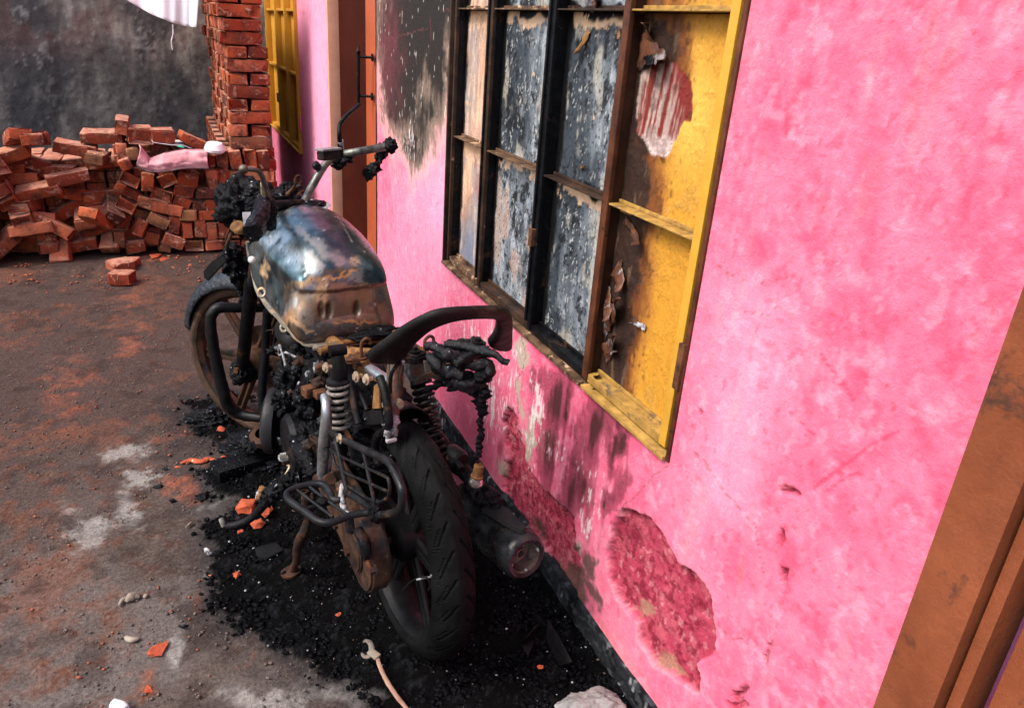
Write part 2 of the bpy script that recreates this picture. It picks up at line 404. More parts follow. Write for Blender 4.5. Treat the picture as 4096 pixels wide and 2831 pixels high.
gc = mix(gc, (.02, .021, .025), chn*sst(n3*.6+n2*.4, .60, .72)*.7)
h = (n1-.5)*.012+(n2-.5)*.006+(n3-.5)*.0025+chn*(.003+(n2-.42)*.022+(n3-.45)*.012)-sst(clean, .4, .7)*.002+orange*.003
# rubble drift by the heap
h += blob(P[:, :2], -.35, 5.0, .5, .12)*.03*n2
P[:, 2] = h
rm = np.stack([.78+.15*n3-.35*chn*sst(n3, .5, .65)-.12*sst(clean, .4, .6), P[:, 0]*0, .15+.5*chn], 1)
g = mesh_obj('ground', P, grid_faces(len(gx), len(gy)), groundm, None, True, gc, rm)
tag(g, 'dirt and concrete alley floor with a burnt black patch under the motorcycle', 'ground', kind='structure')
Pf = np.array([[-30, -30, -.03], [30, -30, -.03], [30, 40, -.03], [-30, 40, -.03]], float)
g2 = mesh_obj('ground_beyond', Pf, np.array([[0, 1, 2, 3]]), groundm, None, False, np.tile([.09, .07, .06], (4, 1)), np.tile([.9, 0, .2], (4, 1)))
tag(g2, 'bare earth around and beyond the alley', 'ground', kind='structure')

# ================================================================== PINK HOUSE
house = empty('pink_house', (WX, 2.0, 0), 'pink plastered house with yellow steel windows, scorched by the fire', 'house')
HO = np.array([WX, 2.0, 0])
YD0, YD1 = 3.605, 4.66          # far door opening
YN = float(at(1975, 1580, X=WX).y)   # near door edge, lower right corner of the picture
WY0, WY1, WZ0, WZ1 = 1.092, 2.592, .685, 2.02
FY0, FY1, FZ0, FZ1 = 5.86, 8.03, .555, 1.98

def pink(P, px):
    """flat colours of the wall paint, its soot, flaking, spalls and painted-in shade"""
    n1 = fb(P*np.array([1, 1, .55]), 6, 11, 5); n2 = fb(P, 30, 12, 5); n3 = fb(P, 120, 13, 3); nv = fb(P*np.array([1, 1, .16]), 42, 14, 4); nv2 = fb(P*np.array([1, 1, .22]), 130, 15, 3)
    wb = np.stack([fb(P, 14, 21)-.5, fb(P, 14, 22)-.5], 1)*50+np.stack([fb(P, 60, 23)-.5, fb(P, 60, 24)-.5], 1)*22
    pw = px+wb
    c = np.tile([.72, .135, .235], (len(P), 1))
    c = mix(c, (.77, .205, .325), sst(n1*.45+n2*.55, .42, .64)*.55)
    c = mix(c, (.80, .30, .42), sst(fb(P, 70, 38, 3), .60, .72)*.35)
    c = mix(c, (.67, .080, .165), sst(n1*.45+n2*.55, .47, .34)*.55)
    c = mix(c, (.45, .05, .08), sst(fb(P, 95, 39, 2), .80, .85)*.5)
    rough = .62+.2*n2; bumpy = .10+0*n2; disp = (n1-.5)*.006
    # paler area right of the window, redder rubbed marks further right
    c = mix(c, (.84, .38, .54), np.clip(blob(pw, 1690, 830, 95, 260, 8)+blob(pw, 1640, 1090, 60, 110), 0, 1)*.42)
    c = mix(c, (.90, .46, .66), np.clip(blob(pw, 1010, 480, 60, 170)+blob(pw, 700, 200, 60, 300), 0, 1)*.5)
    c = mix(c, (.88, .38, .56), blob(pw, 700, 150, 60, 400)*.5)
    c = mix(c, (.88, .36, .52), np.clip(blob(pw, 905, 700, 60, 210)+blob(pw, 960, 420, 60, 120), 0, 1)*.4)
    red = 0
    for a in [(1880, 740, 60, 60), (1850, 560, 26, 60), (1720, 560, 60, 55), (1960, 1020, 40, 30), (1940, 860, 40, 50), (1760, 1080, 40, 60), (1660, 1250, 40, 90), (1820, 900, 30, 40), (1980, 700, 30, 60), (1740, 250, 50, 120), (1420, 1010, 60, 30), (1960, 450, 40, 200)]:
        red = np.maximum(red, blob(pw, *a))
    c = mix(c, (.70, .055, .14), sst(red+(n2-.5)*1.6+(n1-.5)*.9, .35, 1.1)*.55)
    c = mix(c, (.70, .055, .13), sst(fb(P, 26, 36, 5), .56, .70)*sst(px[:, 0], 1500, 1800)*.5)
    # curved rubs
    for pts, wd in [([(1835, 1100), (1900, 1050), (1960, 1005), (2020, 975)], 4), ([(1860, 1110), (1900, 1080), (1940, 1060)], 2.5), ([(1930, 1065), (1960, 1090)], 2), ([(1780, 930), (1835, 980)], 2), ([(1850, 800), (1890, 850)], 3), ([(1900, 860), (1925, 900)], 3), ([(1960, 830), (1990, 800)], 3)]:
        c = mix(c, (.68, .035, .10), (1-sst(line_d(px+wb*.15, pts), wd*.5, wd*1.6))*.7)
    sp2 = sst(fb(P, 55, 31, 3), .73, .77); c = mix(c, (.62, .04, .10), sp2*.45)
    c = mix(c, (.90, .50, .62), sst(fb(P, 34, 34, 5), .60, .70)*.22)
    # pale fleck band on the wall behind the grab rail
    fl = np.zeros(len(P))
    for a, s_ in [((1090, 760, 110, 60), .75), ((1010, 720, 40, 70), .7), ((1110, 900, 40, 120), .95), ((1150, 850, 30, 110), .8), ((1210, 930, 22, 95), 1.1), ((1195, 1010, 22, 60), .9), ((1255, 1020, 24, 40), .85), ((1330, 1130, 40, 90), .8), ((1310, 1060, 26, 60), .7), ((1180, 760, 20, 60), .6), ((930, 310, 14, 70), .80), ((935, 120, 10, 40), .45), ((1325, 1190, 20, 30), 1)]:
        fl = np.maximum(fl, blob(pw, *a)*s_)
    # bare greenish render
    bare = np.zeros(len(P))
    for a in [(1200, 985, 20, 75, 12), (1180, 800, 22, 40, -20), (1150, 1080, 14, 60, -30), (1235, 1010, 16, 40), (1175, 900, 8, 60), (1290, 1240, 26, 30)]:
        bare = np.maximum(bare, blob(pw, *a))
    c = mix(c, (.42, .38, .30), sst(bare+(n2-.5)*.35, .35, .6)*.9)
    # soot plume left of the window
    so = np.zeros(len(P))
    for a, s_ in [((960, 0, 110, 150), .8), ((905, 170, 42, 140), 1.1), ((920, 60, 70, 190), 1), ((985, 110, 40, 200), .75), ((935, 330, 26, 60), .7), ((880, 60, 60, 90), .6), ((950, 260, 42, 120), .6), ((960, -150, 130, 140), 1)]:
        so = np.maximum(so, blob(pw, *a)*s_)
    so *= sst(px[:, 0], 1100, 1010)+sst(px[:, 1], 600, 500)*0
    sm = np.clip(so+(n1-.5)*.30+(nv-.5)*.22+(n2-.5)*.12, 0, 1)
    c = mix(c, (.66, .44, .38), sst(sm, .02, .30)*.6)
    c = mix(c, (.17, .135, .10), sst(sm, .20, .42)*.92)
    c = mix(c, (.014, .013, .012), sst(sm, .36, .66)*.96)
    pst = blob(pw, 875, 130, 26, 150)*sst(sm, .2, .4); c = mix(c, (.20, .045, .06), pst*.5)
    # purple and brown scorching under the window
    b2 = np.zeros(len(P))
    for a, s_ in [((1255, 900, 40, 90, 8), .8), ((1395, 1000, 22, 90, 12), 1), ((1340, 960, 60, 90, 8), .85), ((1240, 1020, 26, 90, 5), .6), ((1100, 860, 22, 50), .35), ((1300, 1080, 30, 130), .65), ((1385, 1110, 26, 60, 20), .75), ((1230, 860, 30, 50), .7), ((1270, 1160, 30, 60), .6), ((1180, 1090, 22, 60, -20), .45), ((1420, 950, 30, 60, 12), .6), ((1140, 1000, 20, 60), .35)]:
        b2 = np.maximum(b2, blob(pw, *a)*s_)
    b2 = b2*sst(px[:, 1], 760, 860)
    bm_ = np.clip(b2*1.05+(nv-.5)*.9+(n1-.5)*.3, 0, 1)
    c = mix(c, (.30, .05, .09), sst(bm_, .22, .5)*.9)
    c = mix(c, (.045, .016, .016), sst(bm_, .52, .88)*.9)
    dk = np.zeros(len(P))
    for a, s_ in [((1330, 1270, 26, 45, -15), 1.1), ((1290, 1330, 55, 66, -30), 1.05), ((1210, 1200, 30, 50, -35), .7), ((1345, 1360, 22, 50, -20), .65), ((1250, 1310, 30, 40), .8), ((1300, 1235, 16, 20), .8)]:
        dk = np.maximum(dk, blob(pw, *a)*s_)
    c = mix(c, (.52, .065, .13), np.clip(blob(pw, 1060, 950, 75, 130)+blob(pw, 1200, 1160, 60, 90), 0, 1)*sst(n2, .3, .6)*.55)  # dark pink tint painting the motorcycle's shade onto the wall
    # spalled patches
    OX, OY, q = 1127.4, 902, .4346
    sp1 = [(OX+a*q, OY+b*q) for a, b in [(555, 800), (575, 680), (600, 610), (640, 560), (700, 575), (780, 620), (850, 720), (930, 850), (1030, 900), (1075, 960), (1090, 1060), (1110, 1200), (1100, 1300), (1020, 1360), (1035, 1430), (1030, 1510), (960, 1480), (900, 1440), (800, 1370), (720, 1240), (715, 1150), (650, 1080), (600, 1010), (565, 900)]]
    sp_2 = [(OX+a*q, OY+b*q) for a, b in [(5, 110), (45, 20), (90, 90), (110, 200), (150, 370), (240, 470), (320, 535), (385, 600), (400, 740), (425, 890), (400, 1060), (280, 960), (235, 780), (130, 660), (60, 620), (0, 540), (30, 300)]]
    pm = px+wb*.30+np.stack([fb(P, 50, 26, 2)-.5, fb(P, 50, 27, 2)-.5], 1)*10
    s1 = poly_sd(pm, sp1); s2 = poly_sd(pm, sp_2)
    inn = 1-sst(np.minimum(s1, s2+2), -3, 2)
    for a in [(1778, 1104, 26, 9, 20), (1757, 1215, 6, 22), (1766, 1300, 8, 26, -14), (1672, 1560, 22, 12, -40), (1665, 1585, 30, 12), (1578, 926, 4, 7), (1735, 1470, 3, 24, 10)]:
        inn = np.maximum(inn, sst(blob(px+wb*.75, *a)+(n3-.5)*.5, .35, .6)*.7)
    rim = np.exp(-((np.minimum(s1, s2+2)-2.5)/2.2)**2)*sst(n2, .40, .55); c = mix(c, (.74, .46, .46), rim*.28)
    cs = mix(np.tile([.52, .060, .115], (len(P), 1)), (.66, .14, .19), sst(n2, .42, .66)*.6)
    cs = mix(cs, (.26, .016, .04), sst(fb(P, 75, 33, 4), .50, .64)*.85); cs = mix(cs, (.84, .34, .38), sst(fb(P, 70, 35, 3), .60, .70)*.5)
    cs = mix(cs, (.46, .28, .18), sst(blob(pw, 1440, 1375, 22, 22)+blob(pw, 1500, 1500, 60, 16, 38)+(n2-.5)*.5, .45, .75)*.7)
    cs = mix(cs, (.22, .02, .04), blob(pw, 1400, 1200, 40, 34)*.5)  # upper left inside the spall darkened, painting in its edge shadow
    c = c*(1-inn[:, None])+cs*inn[:, None]
    edge = np.exp(-(np.minimum(s1, s2)/2.2)**2)*sst(n2, .35, .5)
    c = mix(c, (.05, .02, .02), edge*sst(px[:, 0], 1700, 1100)*.35)  # dark edge line, stronger to the left, painted as the spall's shadow
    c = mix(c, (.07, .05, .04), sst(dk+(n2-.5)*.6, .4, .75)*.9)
    # lower strip near the plinth: faded, greyed
    lo = sst(P[:, 2], .16, .05)*sst(n1, .35, .6)*(px[:, 0] > 1240)
    c = mix(c, (.60, .26, .22), lo*.45)
    flm = sst(fl*.70+(nv2-.5)*1.5+(n2-.5)*.5, .54, .80)
    c = mix(c, (.78, .68, .68), flm*.8)
    flg = sst(fb(P*np.array([1, 1, .33]), 95, 41, 2), .815, .84)*sst(so, .1, .4)
    c = mix(c, (.55, .52, .45), flg*.8)
    # cracks
    for pts in [[(1175, 760), (1190, 800), (1168, 860), (1166, 930)], [(850, 85), (905, 88), (940, 70), (960, 60)], [(1000, 25), (1060, 10)], [(1315, 1135), (1400, 1150), (1500, 1050)], [(1680, 700), (1720, 705), (1760, 690)], [(1300, 960), (1290, 1110)], [(1560, 1010), (1640, 1120), (1700, 1180), (1720, 1300)], [(1760, 1330), (1750, 1420), (1730, 1500)], [(1620, 600), (1700, 640), (1800, 620)], [(1840, 380), (1860, 460), (1850, 520)], [(1600, 1400), (1650, 1440), (1690, 1430)]]:
        ld = line_d(px+wb*.5, pts); c = mix(c, (.16, .05, .05), (1-sst(ld, .5, 1.8))*.6)
    disp = disp-inn*(.019-.016*(fb(P, 45, 51, 4)-.5)-.004*(n3-.5))
    bumpy = bumpy+inn*.6+flm*.1
    rough = np.clip(rough+.1*inn+.1*sm, 0, 1)
    return c, np.stack([rough, 0*rough, bumpy], 1), disp

def wall_sheet(name, y0, y1, z0, z1, st, holes=(), parent=house):
    ys = np.linspace(y0, y1, max(2, int((y1-y0)/st)+1)); zs = np.linspace(z0, z1, max(2, int((z1-z0)/st)+1))
    for hy0, hy1, hz0, hz1 in holes:
        for e in (hy0, hy1): ys[np.abs(ys-e).argmin()] = e
        for e in (hz0, hz1):
            if z0 < e < z1: zs[np.abs(zs-e).argmin()] = e
    Y, Z = np.meshgrid(ys, zs, indexing='ij'); P = np.stack([Y*0+WX, Y, Z], 2).reshape(-1, 3)
    F = grid_faces(len(ys), len(zs))
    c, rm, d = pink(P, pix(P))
    near = np.ones(len(P))
    for hy0, hy1, hz0, hz1 in holes:
        ce = P[F].mean(1); F = F[~((ce[:, 1] > hy0) & (ce[:, 1] < hy1) & (ce[:, 2] > hz0) & (ce[:, 2] < hz1))]
        dy = np.maximum(np.maximum(hy0-P[:, 1], P[:, 1]-hy1), 0); dz = np.maximum(np.maximum(hz0-P[:, 2], P[:, 2]-hz1), 0)
        near = np.minimum(near, sst(np.hypot(dy, dz), 0, .02))
    P[:, 0] -= d*near
    F = F[:, ::-1]
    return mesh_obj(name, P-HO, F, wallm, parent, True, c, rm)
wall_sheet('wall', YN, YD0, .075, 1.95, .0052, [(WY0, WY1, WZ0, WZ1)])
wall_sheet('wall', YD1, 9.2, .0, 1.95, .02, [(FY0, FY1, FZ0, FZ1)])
def flatbox(name, c, size, mat, parent=house, bev=.002, org=HO):
    return MB().box(Vector(c)-Vector(org), size, None, bev).build(name, mat, parent)
# masonry behind and above
pinkflat = pbr('upper_pink_plaster', (.74, .12, .24), (.84, .24, .38), 3, .75, 0, .002, 60)
flatbox('upper_wall', (WX+.15, 4.2, 2.6), (.30, 12.0, 1.3), pinkflat, bev=0)
MBk = MB()
flatbox('wall_core', (WX+.26, (YN+WY0)/2, .98), (.2, WY0-YN, 1.9), pinkflat, bev=0)
flatbox('wall_core', (WX+.26, (WY1+YD0)/2, .98), (.2, YD0-WY1, 1.9), pinkflat, bev=0)
# black painted plinth at the foot of the wall
ys = np.arange(YN, YD0, .008); zs = np.linspace(-.02, .088, 16)
Y, Z = np.meshgrid(ys, zs, indexing='ij'); P = np.stack([Y*0+WX-.007, Y, Z], 2).reshape(-1, 3)
P[:, 0] += sst(P[:, 2], .080, .088)*.012; P[:, 0] -= (fb(P, 20, 61)-.5)*.006*(1-sst(P[:, 2], .07, .088)); P[:, 2] += sst(P[:, 2], .07, .088)*(fb(P, 12, 67)-.5)*.012
c = np.tile([.022, .024, .028], (len(P), 1)); c = mix(c, (.008, .008, .01), sst(fb(P, 18, 62), .45, .6))
c = mix(c, (.55, .55, .56), sst(fb(P*np.array([1, 1, .35]), 85, 63, 2), .70, .76)*.8*sst(fb(P, 7, 64), .4, .6)); c = mix(c, (.07, .075, .085), sst(fb(P, 60, 65, 3), .56, .7)*.7)
mesh_obj('plinth', P-HO, grid_faces(len(ys), len(zs))[:, ::-1], groundm, house, True, c, np.stack([.5+0*Y.ravel(), 0*Y.ravel(), .2+0*Y.ravel()], 1))

brown_unlit = pbr('unlit_browned_paint', (.010, .005, .004), (.05, .018, .009), 14, .5, 0, .0009, 120)
scorch_rail = pbr('scorched_rail_paint', (.02, .012, .008), (.16, .09, .05), 24, .6, 0, .0014, 120, c3=(.55, .36, .22), sc3=20, th3=.55)
# ---- near window (burnt)
win = empty('window', Vector((0, 0, 0)), None, None); win.parent = house; win['label'] = 'burnt steel shutter window, blackened panes at left and yellow at right'
def wb(name, c, size, mat, par=win, bev=.0012, rot=None, mat2=None):
    return MB().box(Vector(c)-Vector(HO), size, rot, bev).build(name, mat, par)
FX = WX-.004
colsY = [2.552, 2.236, 1.826, 1.482, 1.132]      # mullions, far to near
rails = [.705, 1.155, 1.562, 1.985]
# outer frame: an angle of four bars, a dark gap and inner sash bars
wb('frame', (WX+.02, WY0+.006, (WZ0+WZ1)/2), (.05, .011, WZ1-WZ0), brownfr)
wb('frame', (WX+.02, WY1-.006, (WZ0+WZ1)/2), (.05, .012, WZ1-WZ0), scorch)
wb('frame', (WX+.016, (WY0+1.47)/2+.006, WZ0+.005), (.058, 1.47-WY0-.012, .010), yelrail)
wb('frame', (WX+.016, (WY1+1.47)/2, WZ0+.005), (.056, WY1-1.47-.024, .010), scorch_rail)
DEP = .042
wb('frame_back', (WX+.095, (WY0+WY1)/2, (WZ0+WZ1)/2), (.05, WY1-WY0, WZ1-WZ0), soot, bev=0)
# panes with painted/burnt faces
def pane_cols(P, px, kind):
    n1 = fb(P*np.array([1, 1, .5]), 12, 71, 5); n2 = fb(P, 45, 72, 5); n3 = fb(P, 160, 73, 3); nv = fb(P*np.array([1, 1, .2]), 60, 74, 4)
    wbx = np.stack([fb(P, 18, 75)-.5, fb(P, 18, 76)-.5], 1)*44+np.stack([fb(P, 80, 77)-.5, fb(P, 80, 78)-.5], 1)*18
    return n1, n2, n3, nv, px+wbx, wbx
def pane(y0, y1, z0, z1, kind, seed, j_=0):
    st = .0042
    ys = np.linspace(y0, y1, int((y1-y0)/st)+1); zs = np.linspace(z0, z1, int((z1-z0)/st)+1)
    Y, Z = np.meshgrid(ys, zs, indexing='ij'); P = np.stack([Y*0+WX+DEP, Y, Z], 2).reshape(-1, 3); px = pix(P)
    n1, n2, n3, nv, pw, wbx = pane_cols(P, px, kind)
    eu = np.minimum(P[:, 1]-y0, y1-P[:, 1]); ez = np.minimum(P[:, 2]-z0, z1-P[:, 2]); e = np.minimum(eu, ez)+(fb(P, 20, seed)-.5)*.05+(n2-.5)*.012
    frac = (P[:, 1]-y0)/(y1-y0); top = (P[:, 2]-z0)/(z1-z0); sp_ = fb(P*np.array([1, 1, .6]), 210, 85, 2)
    big = fb(P*np.array([1, 1, .45]), 8, seed+3, 6)
    far_edge = (y1-P[:, 1])+(fb(P*np.array([1, 1, .5]), 26, seed+6, 4)-.5)*.05
    if kind == 'pale':        # bleached, peach and rose
        c = mix(np.tile([.50, .31, .21], (len(P), 1)), (.30, .26, .25), sst(big, .44, .60))
        c = mix(c, (.36, .15, .12), sst(fb(P, 9, seed+31, 4), .50, .62)*(1 if j_ == 0 else .4)*.7)
        c = mix(c, (.17, .21, .30), sst(n1*.4+.75*(1-top), .62, .85)*.85*(1 if j_ == 0 else .15))
        c = mix(c, (.72, .50, .34), sst(nv+.15*(top > .85), .56, .66)*.6); c = mix(c, (.20, .15, .13), sst(nv, .42, .34)*.4)
        c = mix(c, (.70, .42, .24), sst(n2+.35*sst(top, .8, 1)+.2*sst(.02-eu, 0, .01), .66, .74)*.8)
        c = mix(c, (.012, .009, .008), sst(.020-far_edge, -.004, .010))
        rough = .6+.2*n2
    elif kind == 'steel':      # blue-grey scorched sheet
        c = mix(np.tile([.045, .056, .070], (len(P), 1)), (.15, .175, .20), sst(big, .40, .55))
        c = mix(c, (.36, .40, .45), sst(big+(nv-.5)*.5, .52, .70)*.85)
        c = mix(c, (.012, .014, .018), sst(n2*.55+n3*.25+(fb(P, 7, seed+5, 4))*.4, .60, .70)*.95)
        if j_ == 0 and y0 > 1.7: c = mix(c, (.40, .30, .26), sst(fb(P*np.array([1, 1, .6]), 16, seed+8, 5)+.1*(.7-top), .50, .62)*.85)
        else: c = mix(c, (.38, .36, .31), sst(fb(P*np.array([1, 1, .6]), 14, seed+8, 5), .56, .66)*.7)
        c = mix(c, (.50, .51, .50), sst(sp_+n3*.3, .84, .90)*sst(fb(P, 9, seed+12, 3), .40, .56)*.7)
        c = mix(c, (.008, .009, .011), sst(sp_, .30, .26)*.8)
        c = mix(c, (.78, .54, .36), sst(n2*.6+n1*.4+.34*sst(top, .84, .97)+.16*sst(.020-eu, 0, .012)*(frac < .4), .70, .76)*.95)
        c = mix(c, (.004, .004, .005), np.maximum(sst(.030-far_edge, -.006, .012), sst(.016-e, 0, .010)*(n1 > .42)))
        rough = .55+.2*n2
    else:                     # yellow with scorch on the far side
        c = mix(np.tile([.50, .235, .028], (len(P), 1)), (.50, .235, .025), sst(n1, .42, .62)*.8)
        c = mix(c, (.76, .47, .10), blob(px, 1560, 250, 60, 140)*.6)
        c = mix(c, (.38, .22, .05), sst(P[:, 2], z0+.14, z0)*sst(n2, .4, .6)*.6)
        c = mix(c, (.28, .16, .05), sst(n3, .70, .75)*.5)
        frac_ = (P[:, 1]-y0)/(y1-y0)
        fy = sst((P[:, 1]-y0)/(y1-y0)+(n1-.5)*.5, .50, .95)
        bz = np.zeros(len(P))
        for a, s_ in [((1450, 200, 50, 170), .8), ((1420, 430, 55, 110), .9), ((1475, 95, 55, 50), .8), ((1400, 600, 60, 150), 1.1), ((1395, 760, 48, 140), 1), ((1345, 850, 40, 40), .9), ((1440, 640, 40, 120), .7), ((1520, 130, 40, 90), .45)]:
            bz = np.maximum(bz, blob(pw, *a)*s_)
        b = np.clip(bz*1.15+sst(frac_+(n1-.5)*.4, .30, 1.0)*.75+(n1-.5)*.4, 0, 1.4)
        c = mix(c, (.36, .15, .03), sst(b, .16, .5)*.8)
        c = mix(c, (.13, .04, .012), sst(b+(n1-.5)*.3, .40, .85)*.92)
        vor = sst(fb(P*np.array([1, 1, .6]), 48, 79, 2)+b*.22, .72, .78)*sst(b, .04, .22)
        c = mix(c, (.09, .032, .012), vor*.75)
        vor = sst(fb(P*np.array([1, 1, .7]), 90, 80, 2)+b*.15, .74, .78)*sst(b, .04, .22); c = mix(c, (.10, .035, .012), vor*.6)
        c = mix(c, (.020, .012, .010), sst(b+(n2-.5)*.7, .84, 1.15)*.92)
        c = mix(c, (.10, .06, .04), sst(nv, .58, .66)*sst(b, .7, .95)*.8)
        # the big stripped patch: bare red lead and bright scratches
        pt = [(1447, 135), (1490, 140), (1528, 145), (1555, 185), (1562, 240), (1556, 275), (1540, 272), (1530, 300), (1505, 355), (1470, 350), (1455, 320), (1435, 300), (1432, 260), (1440, 200)]
        ins = 1-sst(poly_sd(px+wbx*.34, pt), -1.5, 1.5)
        ctp = mix(np.tile([.17, .022, .018], (len(P), 1)), (.38, .29, .26), sst(fb((P+np.stack([P[:, 0]*0, P[:, 2]*.12, P[:, 0]*0], 1))*np.array([1, 1, .035]), 115, 81, 3), .42, .60)*sst(px[:, 0]+(n1-.5)*90, 1556, 1500)*.9)
        ctp = mix(ctp, (.60, .50, .48), sst(px[:, 1]+(n2-.5)*110, 290, 340)*.8); ctp = mix(ctp, (.10, .03, .022), sst(n2, .54, .64)*.5)
        c = c*(1-ins[:, None])+ctp*ins[:, None]
        rough = .38+.2*n2+.2*sst(b, .5, .8)
    d = (n1-.5)*.0035+(n2-.5)*.0012
    if kind == 'yellow': d = d-ins*.001+sst(b, .7, 1)*(fb(P, 30, 88, 4)-.5)*.008
    P[:, 0] -= d
    bmp = .05+.2*(n2 > .55)
    mt = np.zeros(len(P))+(.25 if kind == 'steel' else 0)
    return mesh_obj('pane', P-HO, grid_faces(len(ys), len(zs))[:, ::-1], paintm, win, True, c, np.stack([rough, mt, bmp], 1))
kinds = ['pale', 'steel', 'steel', 'yellow']; lab = ['pane bleached to peach and grey', 'blue grey scorched pane', 'dark blue grey scorched pane', 'yellow pane with scorched left edge']
for i in range(4):
    for j in range(3):
        o = pane(colsY[i+1]+.006, colsY[i]-.006, rails[j]+.004, rails[j+1]-.004, kinds[i], 100+i*13+j*5, j)
        o['label'] = lab[i]
mm = [scorch, scorch, scorch, brownfr, yel]
for i, y in enumerate(colsY):
    m_ = [scorch, scorch, soot, brownfr, yel][i]
    wd = [.014, .020, .022, .026, .024][i]
    wb('mullion', (WX+.008, y, (rails[0]+rails[3])/2), (.012, wd, rails[3]-rails[0]), m_)
    wb('mullion_web', (WX+.035, y, (rails[0]+rails[3])/2), (.042, .010, rails[3]-rails[0]), [soot, soot, soot, brown_unlit, yelrail][i])  # webs sooted, and darker than the faces to paint in their unlit side
    if i in (1, 2):
        wb('mullion', (WX+.000, y+.014, (rails[0]+rails[3])/2+.01), (.009, .010, rails[3]-rails[0]-.03), soot)
for i in range(4):
    for j, z in enumerate(rails):
        m_ = [scorch_rail, scorch_rail, scorch, yelrail][i] if j in (1, 2) else [scorch_rail, scorch, soot, yelrail][i]
        y0, y1 = colsY[i+1]+.0085, colsY[i]-.0085
        hh = .006 if j else .022
        wb('rail', (WX+.024, (y0+y1)/2, z if j else z+.006), (.036, y1-y0, hh if not j else .004), m_)
        wb('rail', (WX+.038, (y0+y1)/2, (z+.0065) if j else z+.022), (.006, y1-y0, .008), m_)
# hinge block and sash edge near the near jamb
wb('hinge', (WX-.004, WY0+.012, .905), (.016, .018, .10), rust)
wb('hinge', (WX-.004, 1.835, .98), (.014, .022, .05), rust)
# curls of peeling paint
def curl(name, p0, p1, wid, cur, mat, seed, axis='z', bump_=.004):
    """a strip from p0 to p1 on the pane (y,z), lifting off and rolling towards the viewer"""
    r = random.Random(seed); V, F = [], []; nu, nv_ = 14, 8
    for i in range(nu+1):
        t = i/nu
        for j in range(nv_+1):
            s_ = j/nv_-.5
            y = p0[0]+(p1[0]-p0[0])*t; z = p0[1]+(p1[1]-p0[1])*t
            dy, dz = (p1[1]-p0[1]), -(p1[0]-p0[0]); L = math.hypot(dy, dz)+1e-6
            wv = wid*(1-t)**.55*(1+.5*noise.noise(Vector((t*7, seed, s_*3))))
            y += dy/L*s_*wv; z += dz/L*s_*wv
            lift = cur*(t**2.2)*(1-.7*s_)+bump_*math.sin(math.pi*t)*(1-(2*s_)**2)+.004*noise.noise(Vector((t*5, s_*4, seed)))
            V.append((WX+.038-lift-HO[0], y-HO[1]+.0, z))
    for i in range(nu):
        for j in range(nv_): a = i*(nv_+1)+j; F.append((a, a+nv_+1, a+nv_+2, a+1))
    o = mesh_obj(name, V, F, mat, win, True); m = o.modifiers.new('thick', 'SOLIDIFY'); m.thickness = .0006; return o
def yz(x, y): q = at(x, y, X=WX+.05); return (q.y, q.z)
for k, (a, b, wd, cu, mt_) in enumerate([((1452, 112), (1530, 138), .075, .030, peel), ((1470, 95), (1492, 55), .045, .03, peel), ((1462, 120), (1505, 150), .06, .035, soot), ((1418, 495), (1472, 550), .024, .034, peel), ((1398, 600), (1424, 655), .06, .026, peel), ((1370, 650), (1400, 720), .06, .03, peel),
        ((1365, 735), (1430, 670), .07, .036, peel), ((1370, 800), (1418, 752), .05, .03, peel), ((1370, 800), (1412, 790), .02, .02, peel), ((1330, 850), (1375, 870), .04, .03, rust), ((1350, 860), (1378, 842), .03, .03, rust), ((1345, 765), (1352, 790), .02, .02, rust),
        ((1350, 10), (1300, -8), .04, .03, ashy), ((1345, 12), (1380, -4), .035, .03, peel), ((1337, 70), (1320, 122), .022, .016, rust_yel), ((1318, 380), (1340, 372), .008, .01, rust_yel), ((1405, 70), (1412, 90), .012, .01, rust_yel), ((1435, 35), (1470, 30), .012, .006, rust_yel), ((1410, 470), (1440, 485), .012, .010, yelrail), ((1465, 738), (1440, 726), .018, .012, ashy)]):
    curl('paint_curl', yz(*a), yz(*b), wd, cu, mt_, k+3)

# ---- far window (clean yellow)
win2 = empty('window', Vector((0, 0, 0)), None, None); win2.parent = house; win2['label'] = 'clean yellow steel window beyond the door'
def wb2(name, c, size, mat, bev=.001): return MB().box(Vector(c)-Vector(HO), size, None, bev).build(name, mat, win2)
fc = [8.006, 7.556, 6.918, 6.378, 5.875]
wb2('frame_back', (WX+.07, (FY0+FY1)/2, (FZ0+FZ1)/2), (.04, FY1-FY0, FZ1-FZ0), yel, 0)
frl = [.572, 1.105, 1.545, 1.965]
for i in range(4):
    for j in range(3):
        wb2('pane', (WX+.034, (fc[i]+fc[i+1])/2, (frl[j]+frl[j+1])/2), (.006, fc[i]-fc[i+1]-.012, frl[j+1]-frl[j]-.008), yel)
    for j, z in enumerate(frl):
        wb2('rail', (WX+.012, (fc[i]+fc[i+1])/2, z), (.036, fc[i]-fc[i+1]-.034, .018 if j else .034), yel)
for i, y in enumerate(fc): wb2('mullion', (WX+.006, y, 1.27), (.05, .026, 1.42), yel)
wb2('frame', (WX+.0, FY0+.004, 1.27), (.05, .008, 1.42), yel); wb2('frame', (WX+.0, (FY0+FY1)/2, FZ0+.004), (.05, FY1-FY0-.02, .008), yel)
wb2('latch', (WX-.026, 6.925, .86), (.012, .05, .07), yelrail); wb2('hinge', (WX-.012, FY0-.02, .78), (.014, .03, .10), pinkflat)

